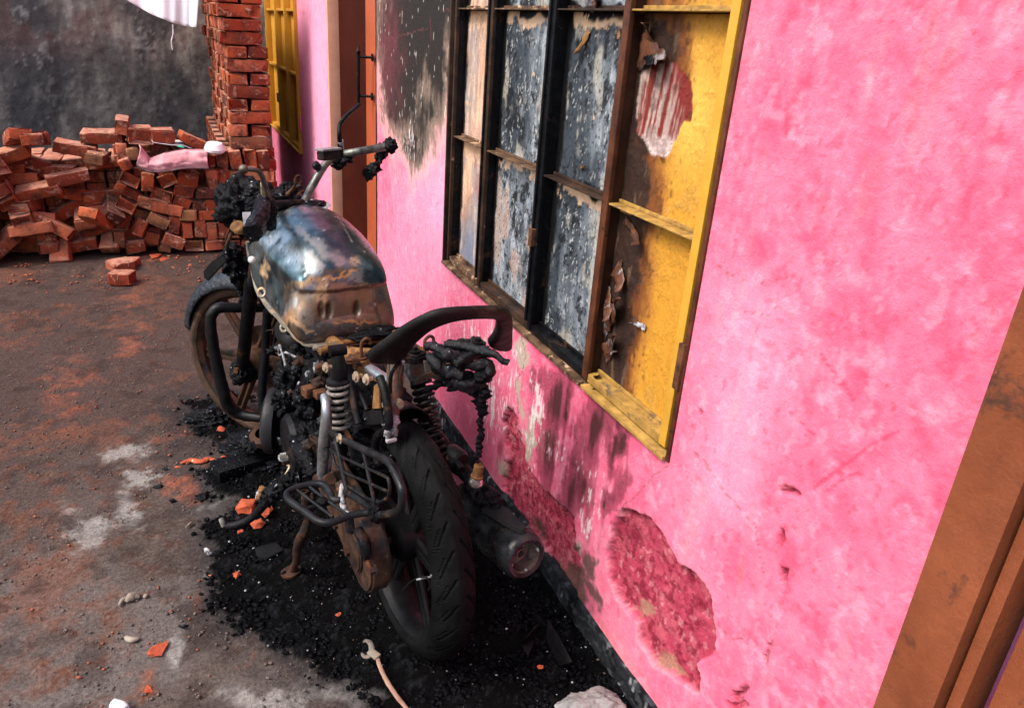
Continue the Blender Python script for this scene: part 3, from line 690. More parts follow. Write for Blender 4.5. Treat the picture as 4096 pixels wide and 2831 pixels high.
# ---- double door
door = empty('door', Vector((0, 0, 0)), None, None); door.parent = house; door['label'] = 'brown painted double door, its far leaf swung inwards'
def db(name, c, size, mat, rz=0, par=door, bev=.002):
    return MB().box(Vector(c)-Vector(HO), size, Matrix.Rotation(rz, 3, 'Z'), bev).build(name, mat, par)
db('jamb', (WX+.01, YD1-.018, 1.0), (.07, .036, 2.1), jamb)
db('jamb', (WX+.03, YD0+.012, 1.0), (.06, .024, 2.1), soot)  # near jamb blackened to paint in the shadowed strip of the doorway
db('leaf', (WX+.045, 3.79, 1.0), (.035, .29, 2.05), doorm)
db('leaf_edge', (WX+.035, 3.64, 1.0), (.03, .02, 2.05), blk)
# far leaf hinged on the far jamb, swung into the room, doorway shade painted in
th = R_(28); Lf = .68
hc = np.array([WX+.05+math.sin(th)*Lf/2, YD1-.042-math.cos(th)*Lf/2, 1.0])
db('leaf', hc, (.035, Lf, 2.05), doorway_shade, th)
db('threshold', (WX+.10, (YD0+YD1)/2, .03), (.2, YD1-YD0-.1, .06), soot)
db('room_back', (WX+1.2, (YD0+YD1)/2, 1.2), (.05, 2.4, 2.4), doorway_shade, bev=0)
hd = MB(); hp = [at(808, 118, X=WX-.045)-Vector(HO), at(808, 238, X=WX-.045)-Vector(HO)]
hd.tube([hp[0], hp[1]], .0085, 12); hd.lathe([(-.02, 0), (-.014, .004), (0, .006), (.004, .011), (.012, .011), (.016, .0085)], hp[0]+Vector((0, 0, .01)), (0, 0, -1), 14)
hd.tube([hp[0]+Vector((0, 0, -.02)), hp[0]+Vector((.062, -.025, -.02))], .006); hd.tube([hp[1]+Vector((0, 0, .045)), hp[1]+Vector((.062, -.025, .045))], .006)
hd.lathe([(0, 0), (0, .018), (.006, .018), (.006, 0)], hp[0]+Vector((.058, -.025, -.02)), (1, 0, 0)); hd.lathe([(0, 0), (0, .018), (.006, .018), (.006, 0)], hp[1]+Vector((.058, -.025, .045)), (1, 0, 0))
hd.build('handle', soot, door)
# near door post at the lower right corner
doorw = pbr('worn_door_paint', (.15, .042, .018), (.24, .07, .03), 6, .5, 0, .0016, 70, c3=(.07, .03, .02), sc3=7, th3=.56, spots=(.35, .2, .13), spot_sc=60, spot_th=.72)
nd = empty('door', Vector((0, 0, 0)), None, None); nd.parent = house; nd['label'] = 'brown door edge at the near end of the pink wall'
db('jamb', (WX+.02, YN-.046, 1.25), (.07, .078, 2.6), doorw, par=nd); db('jamb_stop', (WX+.035, YN-.098, 1.25), (.06, .018, 2.6), doorw, par=nd); db('leaf', (WX+.06, YN-.39, 1.25), (.035, .54, 2.6), doorw, par=nd); db('leaf_panel', (WX+.040, YN-.39, 1.25), (.012, .36, 2.2), doorw, par=nd)

# ================================================================== GREY WALL, CLOTH
ys = np.arange(-3.2, 1.0, .02); zs = np.arange(0, 1.9, .02); X, Z = np.meshgrid(ys, zs, indexing='ij'); P = np.stack([X, X*0+7.7, Z], 2).reshape(-1, 3)
n1 = fb(P*np.array([1, 1, .6]), 3, 91, 6); n2 = fb(P*np.array([1, 1, .5]), 9, 92, 5); nv = fb(P*np.array([1, 1, .25]), 12, 93, 5); n3 = fb(P, 30, 94, 4)
c = mix(np.tile([.17, .155, .145], (len(P), 1)), (.36, .34, .31), sst(nv, .50, .66)*.85); c = mix(c, (.045, .045, .052), sst(n1, .48, .62)*.85)
c = mix(c, (.16, .09, .08), sst(fb(P, 2.5, 95), .5, .62)*sst(Z.ravel(), .9, 1.3)*.5); c = mix(c, (.32, .32, .31), sst(n2*.5+n3*.5, .56, .66)*.6)
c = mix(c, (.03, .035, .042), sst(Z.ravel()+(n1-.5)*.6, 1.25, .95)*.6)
for pts in [[(330, 60), (345, 115), (370, 145), (410, 148), (440, 130)], [(395, 60), (388, 100)]]:
    c = mix(c, (.02, .02, .02), (1-sst(line_d(pix(P)+np.stack([n3-.5, n2-.5], 1)*20, pts), .5, 2))*.7)
P[:, 1] -= (n2-.5)*.03+(n3-.5)*.012
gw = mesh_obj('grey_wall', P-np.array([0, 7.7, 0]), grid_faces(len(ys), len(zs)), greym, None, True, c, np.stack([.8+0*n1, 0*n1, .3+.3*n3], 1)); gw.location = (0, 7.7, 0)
tag(gw, 'stained grey rendered wall closing the far end of the alley', 'wall')
# hanging cloth
V, F = [], []; nu, nvv = 60, 30
hem = [(60, -70), (160, -62), (240, -30), (290, 3), (340, 32), (385, 50), (420, 60), (443, 62)]
top = [(60, -190)]+[(x, -150) for x in (160, 240, 290, 340, 385, 425)]+[(461, -150)]
for i in range(nu+1):
    t = i/nu*(len(hem)-1); k = min(int(t), len(hem)-2); f = t-k
    a = np.array(hem[k])*(1-f)+np.array(hem[k+1])*f; b = np.array(top[k])*(1-f)+np.array(top[k+1])*f
    for j in range(nvv+1):
        s_ = j/nvv; q = a*(1-s_)+b*s_
        yy = 6.6+.03*math.sin(t*2.3+s_*.6)+.008*math.sin(t*9+1)+.55*s_
        V.append(tuple(at(q[0], q[1], Y=yy)))
for i in range(nu):
    for j in range(nvv): a = i*(nvv+1)+j; F.append((a, a+nvv+1, a+nvv+2, a+1))
o = mesh_obj('white_cloth', V, F, cloth_w, None, True); m = o.modifiers.new('thick', 'SOLIDIFY'); m.thickness = .002
tag(o, 'white cloth hanging in front of the grey wall above the brick heap', 'cloth')
th_ = MB().tube([at(389, 56, Y=6.58), at(390, 75, Y=6.58), at(386, 95, Y=6.58), at(389, 113, Y=6.58)], .004, 6, 4, jit=.6).build('thread', cloth_w, o)

# ================================================================== BRICKS
BL, BWD, BH = .24, .115, .07
def brick_mesh(seed):
    r = random.Random(seed); bm = bmesh.new(); bmesh.ops.create_cube(bm, size=1)
    bmesh.ops.scale(bm, vec=(BL, BWD, BH), verts=bm.verts)
    bmesh.ops.subdivide_edges(bm, edges=[e for e in bm.edges if abs((e.verts[0].co-e.verts[1].co).x) > .1], cuts=4)
    bmesh.ops.bevel(bm, geom=[e for e in bm.edges if e.calc_face_angle(0) > .5], offset=.008, segments=2, affect='EDGES', profile=.5)
    for v in bm.verts:
        v.co += noise.noise_vector(v.co*14+Vector((seed*5.1, 0, 0)))*.0055+noise.noise_vector(v.co*50+Vector((seed, 0, 0)))*.0014
        for k in range(3 if seed % 3 == 0 else 2):
            cpt = Vector((r.choice((-1, 1))*BL/2, r.choice((-1, 1))*BWD/2, r.choice((-1, 1))*BH/2))
            d = (v.co-cpt).length
            rr_ = .075 if seed % 3 == 0 else .045
            if d < rr_: v.co = v.co.lerp(Vector((0, 0, 0)), (.30 if seed % 3 == 0 else .16)*(1-d/rr_))
        v.co.z += .002*math.sin(v.co.x*9+seed)
    me = bpy.data.meshes.new('brick'); bm.to_mesh(me); bm.free(); me.materials.append(brickm)
    me.polygons.foreach_set('use_smooth', [True]*len(me.polygons))
    return me
BMS = [brick_mesh(k) for k in range(9)]
for me in BMS:
    bm = bmesh.new(); bm.from_mesh(me)
    for e in bm.edges: e.smooth = e.calc_face_angle(0) < R_(34) if len(e.link_faces) == 2 else True
    bm.to_mesh(me); bm.free()
def brick(parent, loc, eul=(0, 0, 0), scale=(1, 1, 1), org=Vector((0, 0, 0))):
    o = bpy.data.objects.new('brick', rnd.choice(BMS)); link(o, parent)
    o.location = Vector(loc)-org; o.rotation_euler = Euler(eul) if not isinstance(eul, Euler) else eul; o.scale = scale
    return o
# the tall dry stack
SO = Vector((.48, 5.3, 0))
stack = empty('brick_stack', SO, 'tall dry stacked pillar of red bricks standing beside the far pink wall', 'brick stack', 'stacks of bricks at the end of the alley')
z = .675; k = 0
SX = [0, -.004, .010, .0, .012, .006, .016, .0, -.01, -.006, -.012, -.01, .0, -.004, 0, 0, 0]
PIT = .0795
for k in range(15):
    zz = z+PIT*(k+.5); dx = SX[k] if k < len(SX) else 0; base = .487-k*.0006+dx
    if k % 2 == 0:
        for j in range(15 if k < 14 else 3):
            jx = rnd.gauss(0, .008) if j else 0
            brick(stack, (base+jx, 5.36+j*.1195, zz+rnd.gauss(0, .001)), (rnd.gauss(0, .01), rnd.gauss(0, .014), rnd.gauss(0, .03)), (1.08, 1, 1.07), SO)
    else:
        for j in range(8 if k < 14 else 2):
            for s_ in (-1, 1):
                if s_ == 1 and j > 2: continue
                jx = rnd.gauss(0, .007)
                brick(stack, (base+s_*.066+jx+(.012 if s_ < 0 else .008), 5.42+j*.246, zz-rnd.random()*.002), (0, rnd.gauss(0, .012), math.pi/2+rnd.gauss(0, .035)), (1, 1.06, 1.03 if s_ > 0 else 1.07), SO)
core = MB()
for i in range(9):
    for j in range(14):
        for q in range(3):
            core.box(Vector((.38+q*.118-.02, 5.52+j*.12, .04+i*.0735))-SO, (.112, .236 if (i+j) % 2 else .112, .068), None, .004)
co_ = core.build('brick_footing', brickm, stack); co_['kind'] = 'stuff'
# the slumped heap
HOy = 5.24; HC = Vector((0.0, HOy, 0))
heap = empty('brick_heap', HC, 'slumped waist high heap of loose red bricks across the end of the alley', 'brick heap', 'stacks of bricks at the end of the alley')
def hb(cx, cy, w_, h_, rot=0, dy=0, par=heap, off=(265, 253.7), q=.2296, org=HC, tilt=0, yaw=0):
    x, y = off[0]+cx*q, off[1]+cy*q
    Y = HOy+dy; p = at(x, y, Y=Y); dep = float(RW[2] @ (np.array(p)-CAMP)); m = q*K*dep/FOC
    W_, H_ = w_*m, h_*m
    if W_ > .19:      # stretcher face
        o = brick(par, p+Vector((0, BWD/2, 0)), Euler((tilt, R_(rot), yaw), 'XYZ'), (W_/BL, 1, min(1.25, H_/BH)), org)
    elif H_ > W_*1.15:  # header standing on its edge
        o = brick(par, p+Vector((0, BL/2, 0)), (0, 0, 0), (1, H_/BWD, W_/BH), org)
        o.rotation_euler = (Matrix.Rotation(R_(rot+90), 3, 'Y') @ Matrix.Rotation(yaw+math.pi/2, 3, 'Z')).to_euler()
    else:
        o = brick(par, p+Vector((0, BL/2, 0)), (0, 0, 0), (1, W_/BWD, min(1.35, H_/BH)), org)
        o.rotation_euler = (Matrix.Rotation(R_(rot), 3, 'Y') @ Matrix.Rotation(yaw+math.pi/2, 3, 'Z') @ Matrix.Rotation(tilt, 3, 'X')).to_euler()
    return o
for a in [(65, 530, 110, 115, -20), (125, 665, 178, 115, 30), (300, 705, 125, 180, 8), (485, 670, 170, 115, -22), (705, 675, 185, 128, 10), (765, 600, 190, 80, 8, .05), (130, 800, 230, 110, 32, .04),
          (100, 930, 180, 110, 30), (25, 745, 90, 90, 30), (440, 820, 196, 118, 18), (655, 780, 190, 112, 12), (635, 885, 170, 108, 22), (865, 805, 180, 105, 3), (1045, 785, 170, 95, -3), (430, 935, 415, 110, 17),
          (215, 1150, 118, 168, 28), (405, 1070, 190, 120, 28), (560, 1120, 118, 172, 12), (330, 1230, 150, 145, 20, .06), (560, 1280, 190, 110, 25, -.04), (180, 1325, 190, 108, -5, -.02), (60, 1080, 118, 175, 20, .03),
          (20, 1240, 118, 185, 5, .0), (470, 1330, 120, 90, 20, .02), (935, 650, 112, 182, -6), (1048, 645, 112, 182, -7), (1300, 642, 372, 120, 0), (1160, 482, 112, 182, -6), (1310, 468, 116, 185, -5), (1432, 478, 112, 190, -3),
          (1032, 462, 112, 175, 2), (925, 478, 70, 120, 4, .02), (815, 918, 150, 104, 2), (958, 920, 150, 104, 1), (1108, 922, 150, 104, 0), (1255, 920, 150, 104, 1), (1400, 920, 150, 104, 0), (715, 1018, 162, 104, 2), (885, 1018, 162, 104, 0), (1050, 1020, 160, 104, 1), (1215, 1022, 160, 104, 0), (1385, 1022, 160, 104, 0),
          (690, 1160, 112, 172, 1), (812, 1160, 112, 172, 0), (928, 1162, 112, 172, -1), (1045, 1160, 112, 172, 0), (1165, 1160, 112, 172, 0), (1290, 1160, 112, 172, 0), (1415, 1160, 112, 172, 0),
          (758, 1312, 178, 105, 1), (940, 1312, 172, 104, 0), (1120, 1312, 172, 104, 0), (1300, 1312, 172, 104, 0), (1470, 1312, 172, 104, 0), (1215, 785, 172, 100, 0), (1390, 785, 172, 100, 0), (1490, 640, 100, 120, 0),
          (40, 400, 110, 175, 0, .06), (150, 415, 118, 116, -6, .05), (260, 600, 190, 90, 4, .05), (480, 600, 150, 80, -12, .05), (340, 480, 180, 104, 0, .10), (560, 490, 180, 104, 0, .10), (740, 480, 170, 104, 0, .10), (420, 370, 180, 130, 0, .12), (600, 380, 170, 110, 0, .16), (780, 380, 170, 90, 0, .16), (930, 385, 150, 60, 0, .16),
          (40, 150, 120, 150, 8, .05), (215, 240, 235, 150, 3, .04), (560, 1010, 120, 100, 14, .08), (240, 1010, 160, 110, 20, .08), (120, 1180, 150, 120, 10, .10), (330, 880, 120, 100, 10, .12), (250, 800, 120, 100, 0, .12), (520, 770, 100, 100, 0, .12), (30, 620, 100, 110, 10, .1), (200, 560, 120, 90, 0, .12), (400, 620, 110, 100, 0, .12), (590, 640, 90, 110, 0, .12), (850, 700, 90, 110, 0, .12), (380, 1180, 120, 120, 5, .12), (470, 1210, 120, 110, 0, .12), (140, 1060, 140, 110, 0, .12)]:
    hb(*a[:5], dy=(a[5] if len(a) > 5 else 0)+rnd.random()*.02, yaw=rnd.gauss(0, .05))
# second course of depth behind and the part of the heap further left
for i in range(9):
    for j in range(4):
        brick(heap, (.50-j*.24, 5.62, .04+i*.074), (rnd.gauss(0, .05), rnd.gauss(0, .06), rnd.gauss(0, .1)), (1, 1, 1), HC)
for i in range(62):
    x = -.36-rnd.random()*1.1; zc = .035+rnd.random()**1.0*.70
    brick(heap, (x, 5.22+rnd.random()*.16+.0*zc, zc), (rnd.gauss(0, .25), rnd.gauss(0, .35), rnd.choice((0, math.pi/2, math.pi/2))+rnd.gauss(0, .25)), (1, 1, 1), HC)
for i in range(24):
    x = -.36-rnd.random()*1.1
    brick(heap, (x, 5.42, .04+rnd.random()*.75), (rnd.gauss(0, .1), rnd.gauss(0, .2), rnd.gauss(0, .2)), (1, 1, 1), HC)
heap_core = MB()
for i in range(8):
    for j in range(17):
        for q in range(2):
            heap_core.box(Vector((.50-j*.12, 5.56+q*.24, .035+i*.0735))-HC, (.108, .23, .066), Euler((0, rnd.gauss(0, .05), rnd.gauss(0, .05))), .004)
hc_ = heap_core.build('brick_rubble', brickm, heap); hc_['kind'] = 'stuff'
# loose bricks at the foot of the heap and on top
def loose(lbl, loc, eul, sc=(1, 1, 1), name='loose_brick'):
    o = bpy.data.objects.new(name, rnd.choice(BMS)); link(o); o.location = loc; o.rotation_euler = eul; o.scale = sc
    return tag(o, lbl, 'brick', 'loose bricks around the heap')
p = at(265+445*.2296, 253.7+225*.2296, Y=5.34); loose('short red brick standing on the white sheet on top of the heap', p, (0, 0, math.pi/2+.05), (.6, 1.12, 1.18))
p = at(265+745*.2296, 253.7+285*.2296, Y=5.36); loose('orange brick leaning to the right on the white sheet', p, Euler((.1, R_(28), .25)), (.78, .9, .9))
for (x, y, ln, rz, sc) in [(272, 600, 'chipped brick end on the ground at the left foot of the heap', .5, (.55, .9, .9)), (298, 592, 'small pale broken brick beside the chipped brick end', 1.1, (.3, .7, .6)), (276, 628, 'broken brick nearest the camera at the left foot of the heap', -.3, (.5, 1, 1))]:
    p = at(x, y, Z=.03); loose(ln, (p.x, p.y, .035), (rnd.gauss(0, .1), rnd.gauss(0, .1), rz), sc)
# sack, sheets, bundle on the heap
def drape(name, rows, mat, thick=.004, par=None, Ybase=5.2, wr=.012, seed=0, nu=40, nv_=18):
    """rows: list of rows of readings (x, y, depth offset)"""
    R0 = len(rows); C0 = len(rows[0]); V, F = [], []
    A = np.array(rows, float)
    for i in range(nu+1):
        t = i/nu*(C0-1); a = min(int(t), C0-2); f = t-a; f = f*f*(3-2*f)*.5+f*.5
        for j in range(nv_+1):
            s_ = j/nv_*(R0-1); b = min(int(s_), R0-2); g_ = s_-b
            q = (A[b][a]*(1-f)+A[b][a+1]*f)*(1-g_)+(A[b+1][a]*(1-f)+A[b+1][a+1]*f)*g_
            p = at(q[0], q[1], Y=Ybase+q[2])
            n_ = noise.fractal(Vector((p.x*16, p.z*30, seed)), .9, 2, 4)
            p += Vector((0, -1, .35))*n_*wr
            V.append(tuple(p))
    for i in range(nu):
        for j in range(nv_): a = i*(nv_+1)+j; F.append((a, a+nv_+1, a+nv_+2, a+1))
    o = mesh_obj(name, V, F, mat, par, True); m = o.modifiers.new('thick', 'SOLIDIFY'); m.thickness = thick; return o
sk = drape('sack', [[(312, 325, .12), (338, 358, .12), (372, 345, .12), (412, 336, .14), (466, 338, .14)], [(316, 335, .0), (336, 362, -.01), (372, 352, -.02), (420, 343, -.02), (467, 345, -.02)], [(312, 356, -.05), (334, 372, -.06), (380, 368, -.06), (420, 364, -.06), (468, 364, -.05)], [(308, 372, -.04), (335, 384, -.05), (372, 385, -.05), (412, 378, -.05), (470, 378, -.04)]], sack_m, .006, seed=3)
tag(sk, 'crumpled dirty pink sack draped over the front of the brick heap', 'sack')
hm = MB().tube([at(308, 374, Y=5.14), at(334, 386, Y=5.13), at(372, 387, Y=5.13), at(412, 380, Y=5.13), at(471, 380, Y=5.14)], .006, 8, 4, jit=.5).build('sack_hem', pbr('grimy_hem', (.05, .03, .03), (.2, .12, .12), 30, .9), sk)
ws = drape('white_sheet', [[(334, 306, .20), (352, 318, .22), (385, 318, .26), (415, 318, .26), (440, 332, .24)], [(345, 322, .06), (358, 324, .06), (385, 328, .06), (410, 328, .08), (432, 336, .10)]], sheet_m, .003, seed=5, wr=.003)
tag(ws, 'thin white sheet under the loose bricks on the heap', 'sheet')
gs = drape('green_sheet', [[(398, 329, .07), (410, 328, .07), (416, 331, .08)], [(400, 331, .06), (408, 333, .06), (414, 334, .06)]], green_m, .002, seed=6, wr=.001); tag(gs, 'small green plastic strip below the white sheet on the heap', 'plastic strip')
p = at(484, 333, Y=5.22)
o = MB().lathe([(-.035, 0), (-.034, .045), (-.02, .062), (-.004, .064), (.0, .060), (.014, .056), (.03, .045), (.036, 0)], (0, 0, 0), (.05, -.1, 1), 26).build('white_bundle', sheet_m); o.location = p
tag(o, 'round white bundle resting on the right end of the brick heap', 'bundle')

# ================================================================== MOTORCYCLE
bike = empty('motorcycle', Vector(BO), 'burnt out motorcycle with scorched steel tank, melted tail and bare frame beside the pink wall', 'motorcycle', rz=math.pi/2+BA)
def V3(*a): return Vector(a)
def bt(name, pts, r, mat, par=None, n=12, sm=4, jit=0, seed=0, closed=False, flat=None, cap=True):
    return MB().tube(pts, r, n, sm, closed, jit, seed, cap, flat).build(name, mat, par or bike)
def blump(name, c, r, mat=char, seed=0, amp=.5, fq=1.6, sub=4, fine=.25, par=None):
    return MB().lump(c, r, seed, amp, fq, sub, fine).build(name, mat, par or bike, ang=180)
def bbox(name, c, size, mat, rot=None, bev=.003, par=None):
    return MB().box(c, size, Euler(rot) if rot else None, bev).build(name, mat, par or bike)

def wheel(C, fwd, lat, R, wd, tmat, rmat, treads, seed, nsp=6, lean=0.0):
    """tyre with cut grooves, rim, spokes, hub; lat is the axle direction (left)"""
    C, fwd, lat = Vector(C), Vector(fwd).normalized(), Vector(lat).normalized(); up = lat.cross(-fwd).normalized()
    if up.z < 0: up = -up
    nu, nv = (1000, 52) if treads == 'v' else (420, 40)
    V = np.zeros((nu, nv, 3)); Cn, fn, ln, un = map(np.array, (C, fwd, lat, up))
    for j in range(nv):
        a = -2.45+4.9*j/(nv-1)
        s_ = math.sin(a*.64)*wd/2*1.0; x = a/2.45
        rr = R-(1-math.cos(min(abs(a)*.64, 1.57)))*wd*.62
        sv = math.copysign(min(abs(s_), wd/2), s_)
        if abs(x) > .86: sv *= 1-(abs(x)-.86)*1.2
        for i in range(nu):
            th_ = 2*math.pi*i/nu; d = 0
            if treads == 'v' and abs(x) < .66:
                q_ = th_*R-abs(x)**1.4*.17*(1 if x > 0 else 1)+(.02 if x < 0 else 0)
                if abs(((q_/.0649) % 1)-.5) < .05 and .10 < abs(x) < .56+.08*math.sin(round(q_/.0649)*2.1): d = .007
                if abs((((q_+.020)/.0649) % 1)-.5) < .035 and .34 < abs(x) < .66: d = .006
            if treads == 'b' and abs(x) < .6:
                if (abs((th_*R/.022+abs(x)*1.2) % 1-.5) < .16 and abs(x) > .15) or abs(x) < .03: d = .004
            r_ = rr-d
            r_ += .0014*noise.noise(Vector((th_*9, a*3, seed)))
            V[i, j] = Cn+(fn*math.cos(th_)+un*math.sin(th_))*r_+ln*sv
    F = []
    idx = np.arange(nu); a_ = (idx*nv)[:, None]+np.arange(nv-1)[None]; b_ = (((idx+1) % nu)*nv)[:, None]+np.arange(nv-1)[None]
    F = np.stack([a_, b_, b_+1, a_+1], 2).reshape(-1, 4)
    ty = mesh_obj('tyre', V.reshape(-1, 3), F, tmat, bike, True)
    Rr = R-wd*.62
    rm_ = MB(); w2 = wd*.42
    rm_.lathe([(-w2, Rr+.014), (-w2, Rr+.004), (-w2*.8, Rr-.004), (-w2*.5, Rr-.014), (w2*.5, Rr-.014), (w2*.8, Rr-.004), (w2, Rr+.004), (w2, Rr+.014), (w2*.7, Rr+.016), (w2*.35, Rr-.002), (-w2*.35, Rr-.002), (-w2*.7, Rr+.016), (-w2, Rr+.014)], C, lat, 72)
    ro = rm_.build('rim', rmat, bike)
    for k in range(nsp):
        an = 2*math.pi*k/nsp+seed
        for off in (-.10, .10):
            d0 = fwd*math.cos(an+off*2.5)+up*math.sin(an+off*2.5); d1 = fwd*math.cos(an+off*.5)+up*math.sin(an+off*.5)
            MB().tube([C+d0*.045, C+d1*(Rr-.008)], [.011, .008], 8, 1, flat=1.3).build('spoke', rmat, ro)
    MB().lathe([(-.055, 0), (-.055, .035), (-.04, .058), (.04, .060), (.055, .04), (.055, 0)], C, lat, 36).build('hub', rmat, ro)
    return ty, ro
# --- rear wheel
RC = V3(0, 0, .31)
wheel(RC, (1, 0, 0), (0, 1, 0), .31, .110, rubber, blk, 'v', 1)
# --- steering
st = R_(38); FWD = V3(math.cos(st), math.sin(st), 0); LAT = V3(-math.sin(st), math.cos(st), 0)
FC = V3(1.215, .125, .31); RAKE = V3(-math.sin(R_(25)), -.06, math.cos(R_(25))).normalized()
wheel(FC, FWD, LAT, .315, .088, rubber_rust, rust_dk, 'b', 2)
for s_ in (-1, 1):
    o_ = LAT*s_*.085
    b0 = FC+o_+V3(.0, 0, 0); b1 = b0+RAKE*.40; b2 = b0+RAKE*.74
    lg = bt('fork_leg', [b0-RAKE*.03, b0+RAKE*.05, b1], [.019, .023, .024], soot, n=16, sm=1)
    MB().tube([b1, b2], .0155, 14, 1).build('fork_tube', rust_dk, lg)
    MB().lathe([(0, 0), (0, .022), (.03, .026), (.05, .024), (.05, .0)], b1-RAKE*.025, RAKE, 20).build('dust_seal', char, lg)
TCL = FC+RAKE*.52; TCT = FC+RAKE*.70
for nm, c_ in (('lower_clamp', TCL), ('top_clamp', TCT)):
    MB().slab([c_+LAT*a+FWD*b for a, b in ((-.11, -.02), (-.10, .035), (-.04, .05), (.04, .05), (.10, .035), (.11, -.02), (.05, -.05), (-.05, -.05))], RAKE, .022, .004).build(nm, soot, bike)
bt('front_axle', [FC-LAT*.12, FC+LAT*.12], .011, rust, sm=1)
MB().lathe([(0, .03), (0, .118), (.004, .118), (.004, .03), (0, .03)], FC-LAT*.058, LAT, 48).build('brake_disc', rust_dk, bike)
# front mudguard, an open shell over the tyre
def shell(name, C, fwd, lat, R, wd, a0, a1, mat, th=.003, drop=.5, nseg=40, par=None, taper=.0):
    C, fwd, lat = Vector(C), Vector(fwd), Vector(lat); up = V3(0, 0, 1); V, F = [], []; nv = 14
    for i in range(nseg+1):
        t = i/nseg; an = a0+(a1-a0)*t
        wq = wd*(1-taper*abs(2*t-1)**4*.8)
        for j in range(nv+1):
            x = -1+2*j/nv
            r_ = R-(x*x)*wd*drop*.6+.002*noise.noise(Vector((t*8, x*2, 3)))
            V.append(tuple(C+(fwd*math.cos(an)+up*math.sin(an))*r_+lat*math.sin(x*1.25)/math.sin(1.25)*wq/2))
    for i in range(nseg):
        for j in range(nv): a = i*(nv+1)+j; F.append((a, a+nv+1, a+nv+2, a+1))
    o = mesh_obj(name, V, F, mat, par or bike, True); m = o.modifiers.new('thick', 'SOLIDIFY'); m.thickness = th; return o
fender_m = pbr('charred_fender', (.004, .005, .007), (.035, .042, .055), 60, .3, .1, .0022, 110, spots=(.3, .33, .4), spot_sc=150, spot_th=.66)
shell('front_mudguard', FC, FWD, LAT, .345, .125, R_(12), R_(150), fender_m, taper=.7, drop=.7)
# --- handlebar
def bw(x, y, X=None, Y=None, Z=None):      # reading at a world plane, in motorcycle coordinates
    p = np.array(at(x, y, X, Y, Z)); return Vector(BM @ (p-BO))
HB0 = bw(675, 462, Z=.985)
Rg = [bw(690, 447, Z=.99), bw(704, 420, Z=1.02), bw(722, 388, Z=1.06), bw(741, 363, Z=1.09), bw(768, 350, Z=1.105), bw(805, 343, Z=1.12), bw(885, 328, Z=1.14)]
Lg = [bw(620, 462, Z=.99), bw(612, 455, Z=1.01), bw(602, 452, Z=1.03), bw(593, 470, Z=1.03), bw(575, 520, Z=1.02)]
bar = bt('handlebar', [Rg[0]+(Rg[0]-Rg[1])*.4, *Rg], .0125, pbr('tarnished_bar', (.03, .035, .035), (.22, .23, .20), 22, .4, .6, .0008, 120, c3=(.16, .08, .04), sc3=22, th3=.56, spots=(.5, .42, .2), spot_sc=25, spot_th=.72))
bt('handlebar', [Rg[0]+(Rg[0]-Rg[1])*.4, Lg[0], Lg[1], Lg[2], Lg[3]], .0125, soot)
bt('grip', [bw(596, 462, Z=1.035), bw(588, 484, Z=1.03), bw(578, 506, Z=1.025), bw(570, 526, Z=1.02)], [.016, .019, .023, .021], char, jit=.35, seed=2, n=20, sm=6)
blump('melted_grip', bw(880, 329, Z=1.14), (.03, .022, .022), seed=4, amp=.7)
blump('melted_switch', bw(862, 340, Z=1.115), (.022, .018, .026), seed=5, amp=.8)
bt('brake_lever', [bw(858, 342, Z=1.11), bw(852, 365, Z=1.08), bw(838, 388, Z=1.05), bw(830, 394, Z=1.045)], [.014, .012, .015, .018], char, jit=1.2, seed=6, n=16, sm=8)
blump('melted_switch', bw(782, 358, Z=1.095), (.020, .024, .018), seed=8, amp=.8); blump('melted_switch', bw(762, 372, Z=1.075), (.018, .02, .013), seed=9, amp=.8)
# brake reservoir
mc = bw(741, 350, Z=1.135)
rs = MB().box(mc, (.030, .066, .026), Euler((0, .05, R_(26))), .004).build('brake_reservoir', soot, bike)
MB().box(mc+V3(0, 0, .017), (.038, .076, .006), Euler((0, .05, R_(26))), .002).build('reservoir_lid', pbr('grey_lid', (.12, .12, .12), (.28, .28, .28), 20, .55, .3), rs)
blump('clamp', bw(714, 374, Z=1.08), (.016, .014, .014), soot, 3, .3)
# mirror stems
ms = bt('mirror_stem', [bw(770, 352, Z=1.11), bw(767, 325, Z=1.15), bw(765, 300, Z=1.185), bw(766, 283, Z=1.205), bw(775, 268, Z=1.225), bw(795, 250, Z=1.245), bw(810, 236, Z=1.262)], [.008, .008, .0065, .0065, .0065, .0065, .005], soot, sm=5)
MB().tube([bw(769, 338, Z=1.13), bw(767, 318, Z=1.16)], .0105, 6, 1).build('stem_nut', ashy, ms)
mu = bt('clutch_lever', [bw(600, 428, Z=1.05), bw(595, 412, Z=1.08), bw(590, 396, Z=1.105), bw(582, 386, Z=1.12), bw(566, 382, Z=1.125), bw(552, 382, Z=1.125)], [.009, .008, .007, .006, .006, .006], pbr('grey_lever', (.05, .045, .04), (.16, .14, .12), 30, .5, .6), sm=5)
MB().lump(bw(549, 382, Z=1.125), .0125, 1, .05, 1, 3, .02).build('lever_ball', MATS['grey_lever'], mu, ang=180)
MB().tube([bw(598, 437, Z=1.035), bw(595, 414, Z=1.075)], [.012, .010], 8, 1).build('lever_nut', bolt_m, mu)
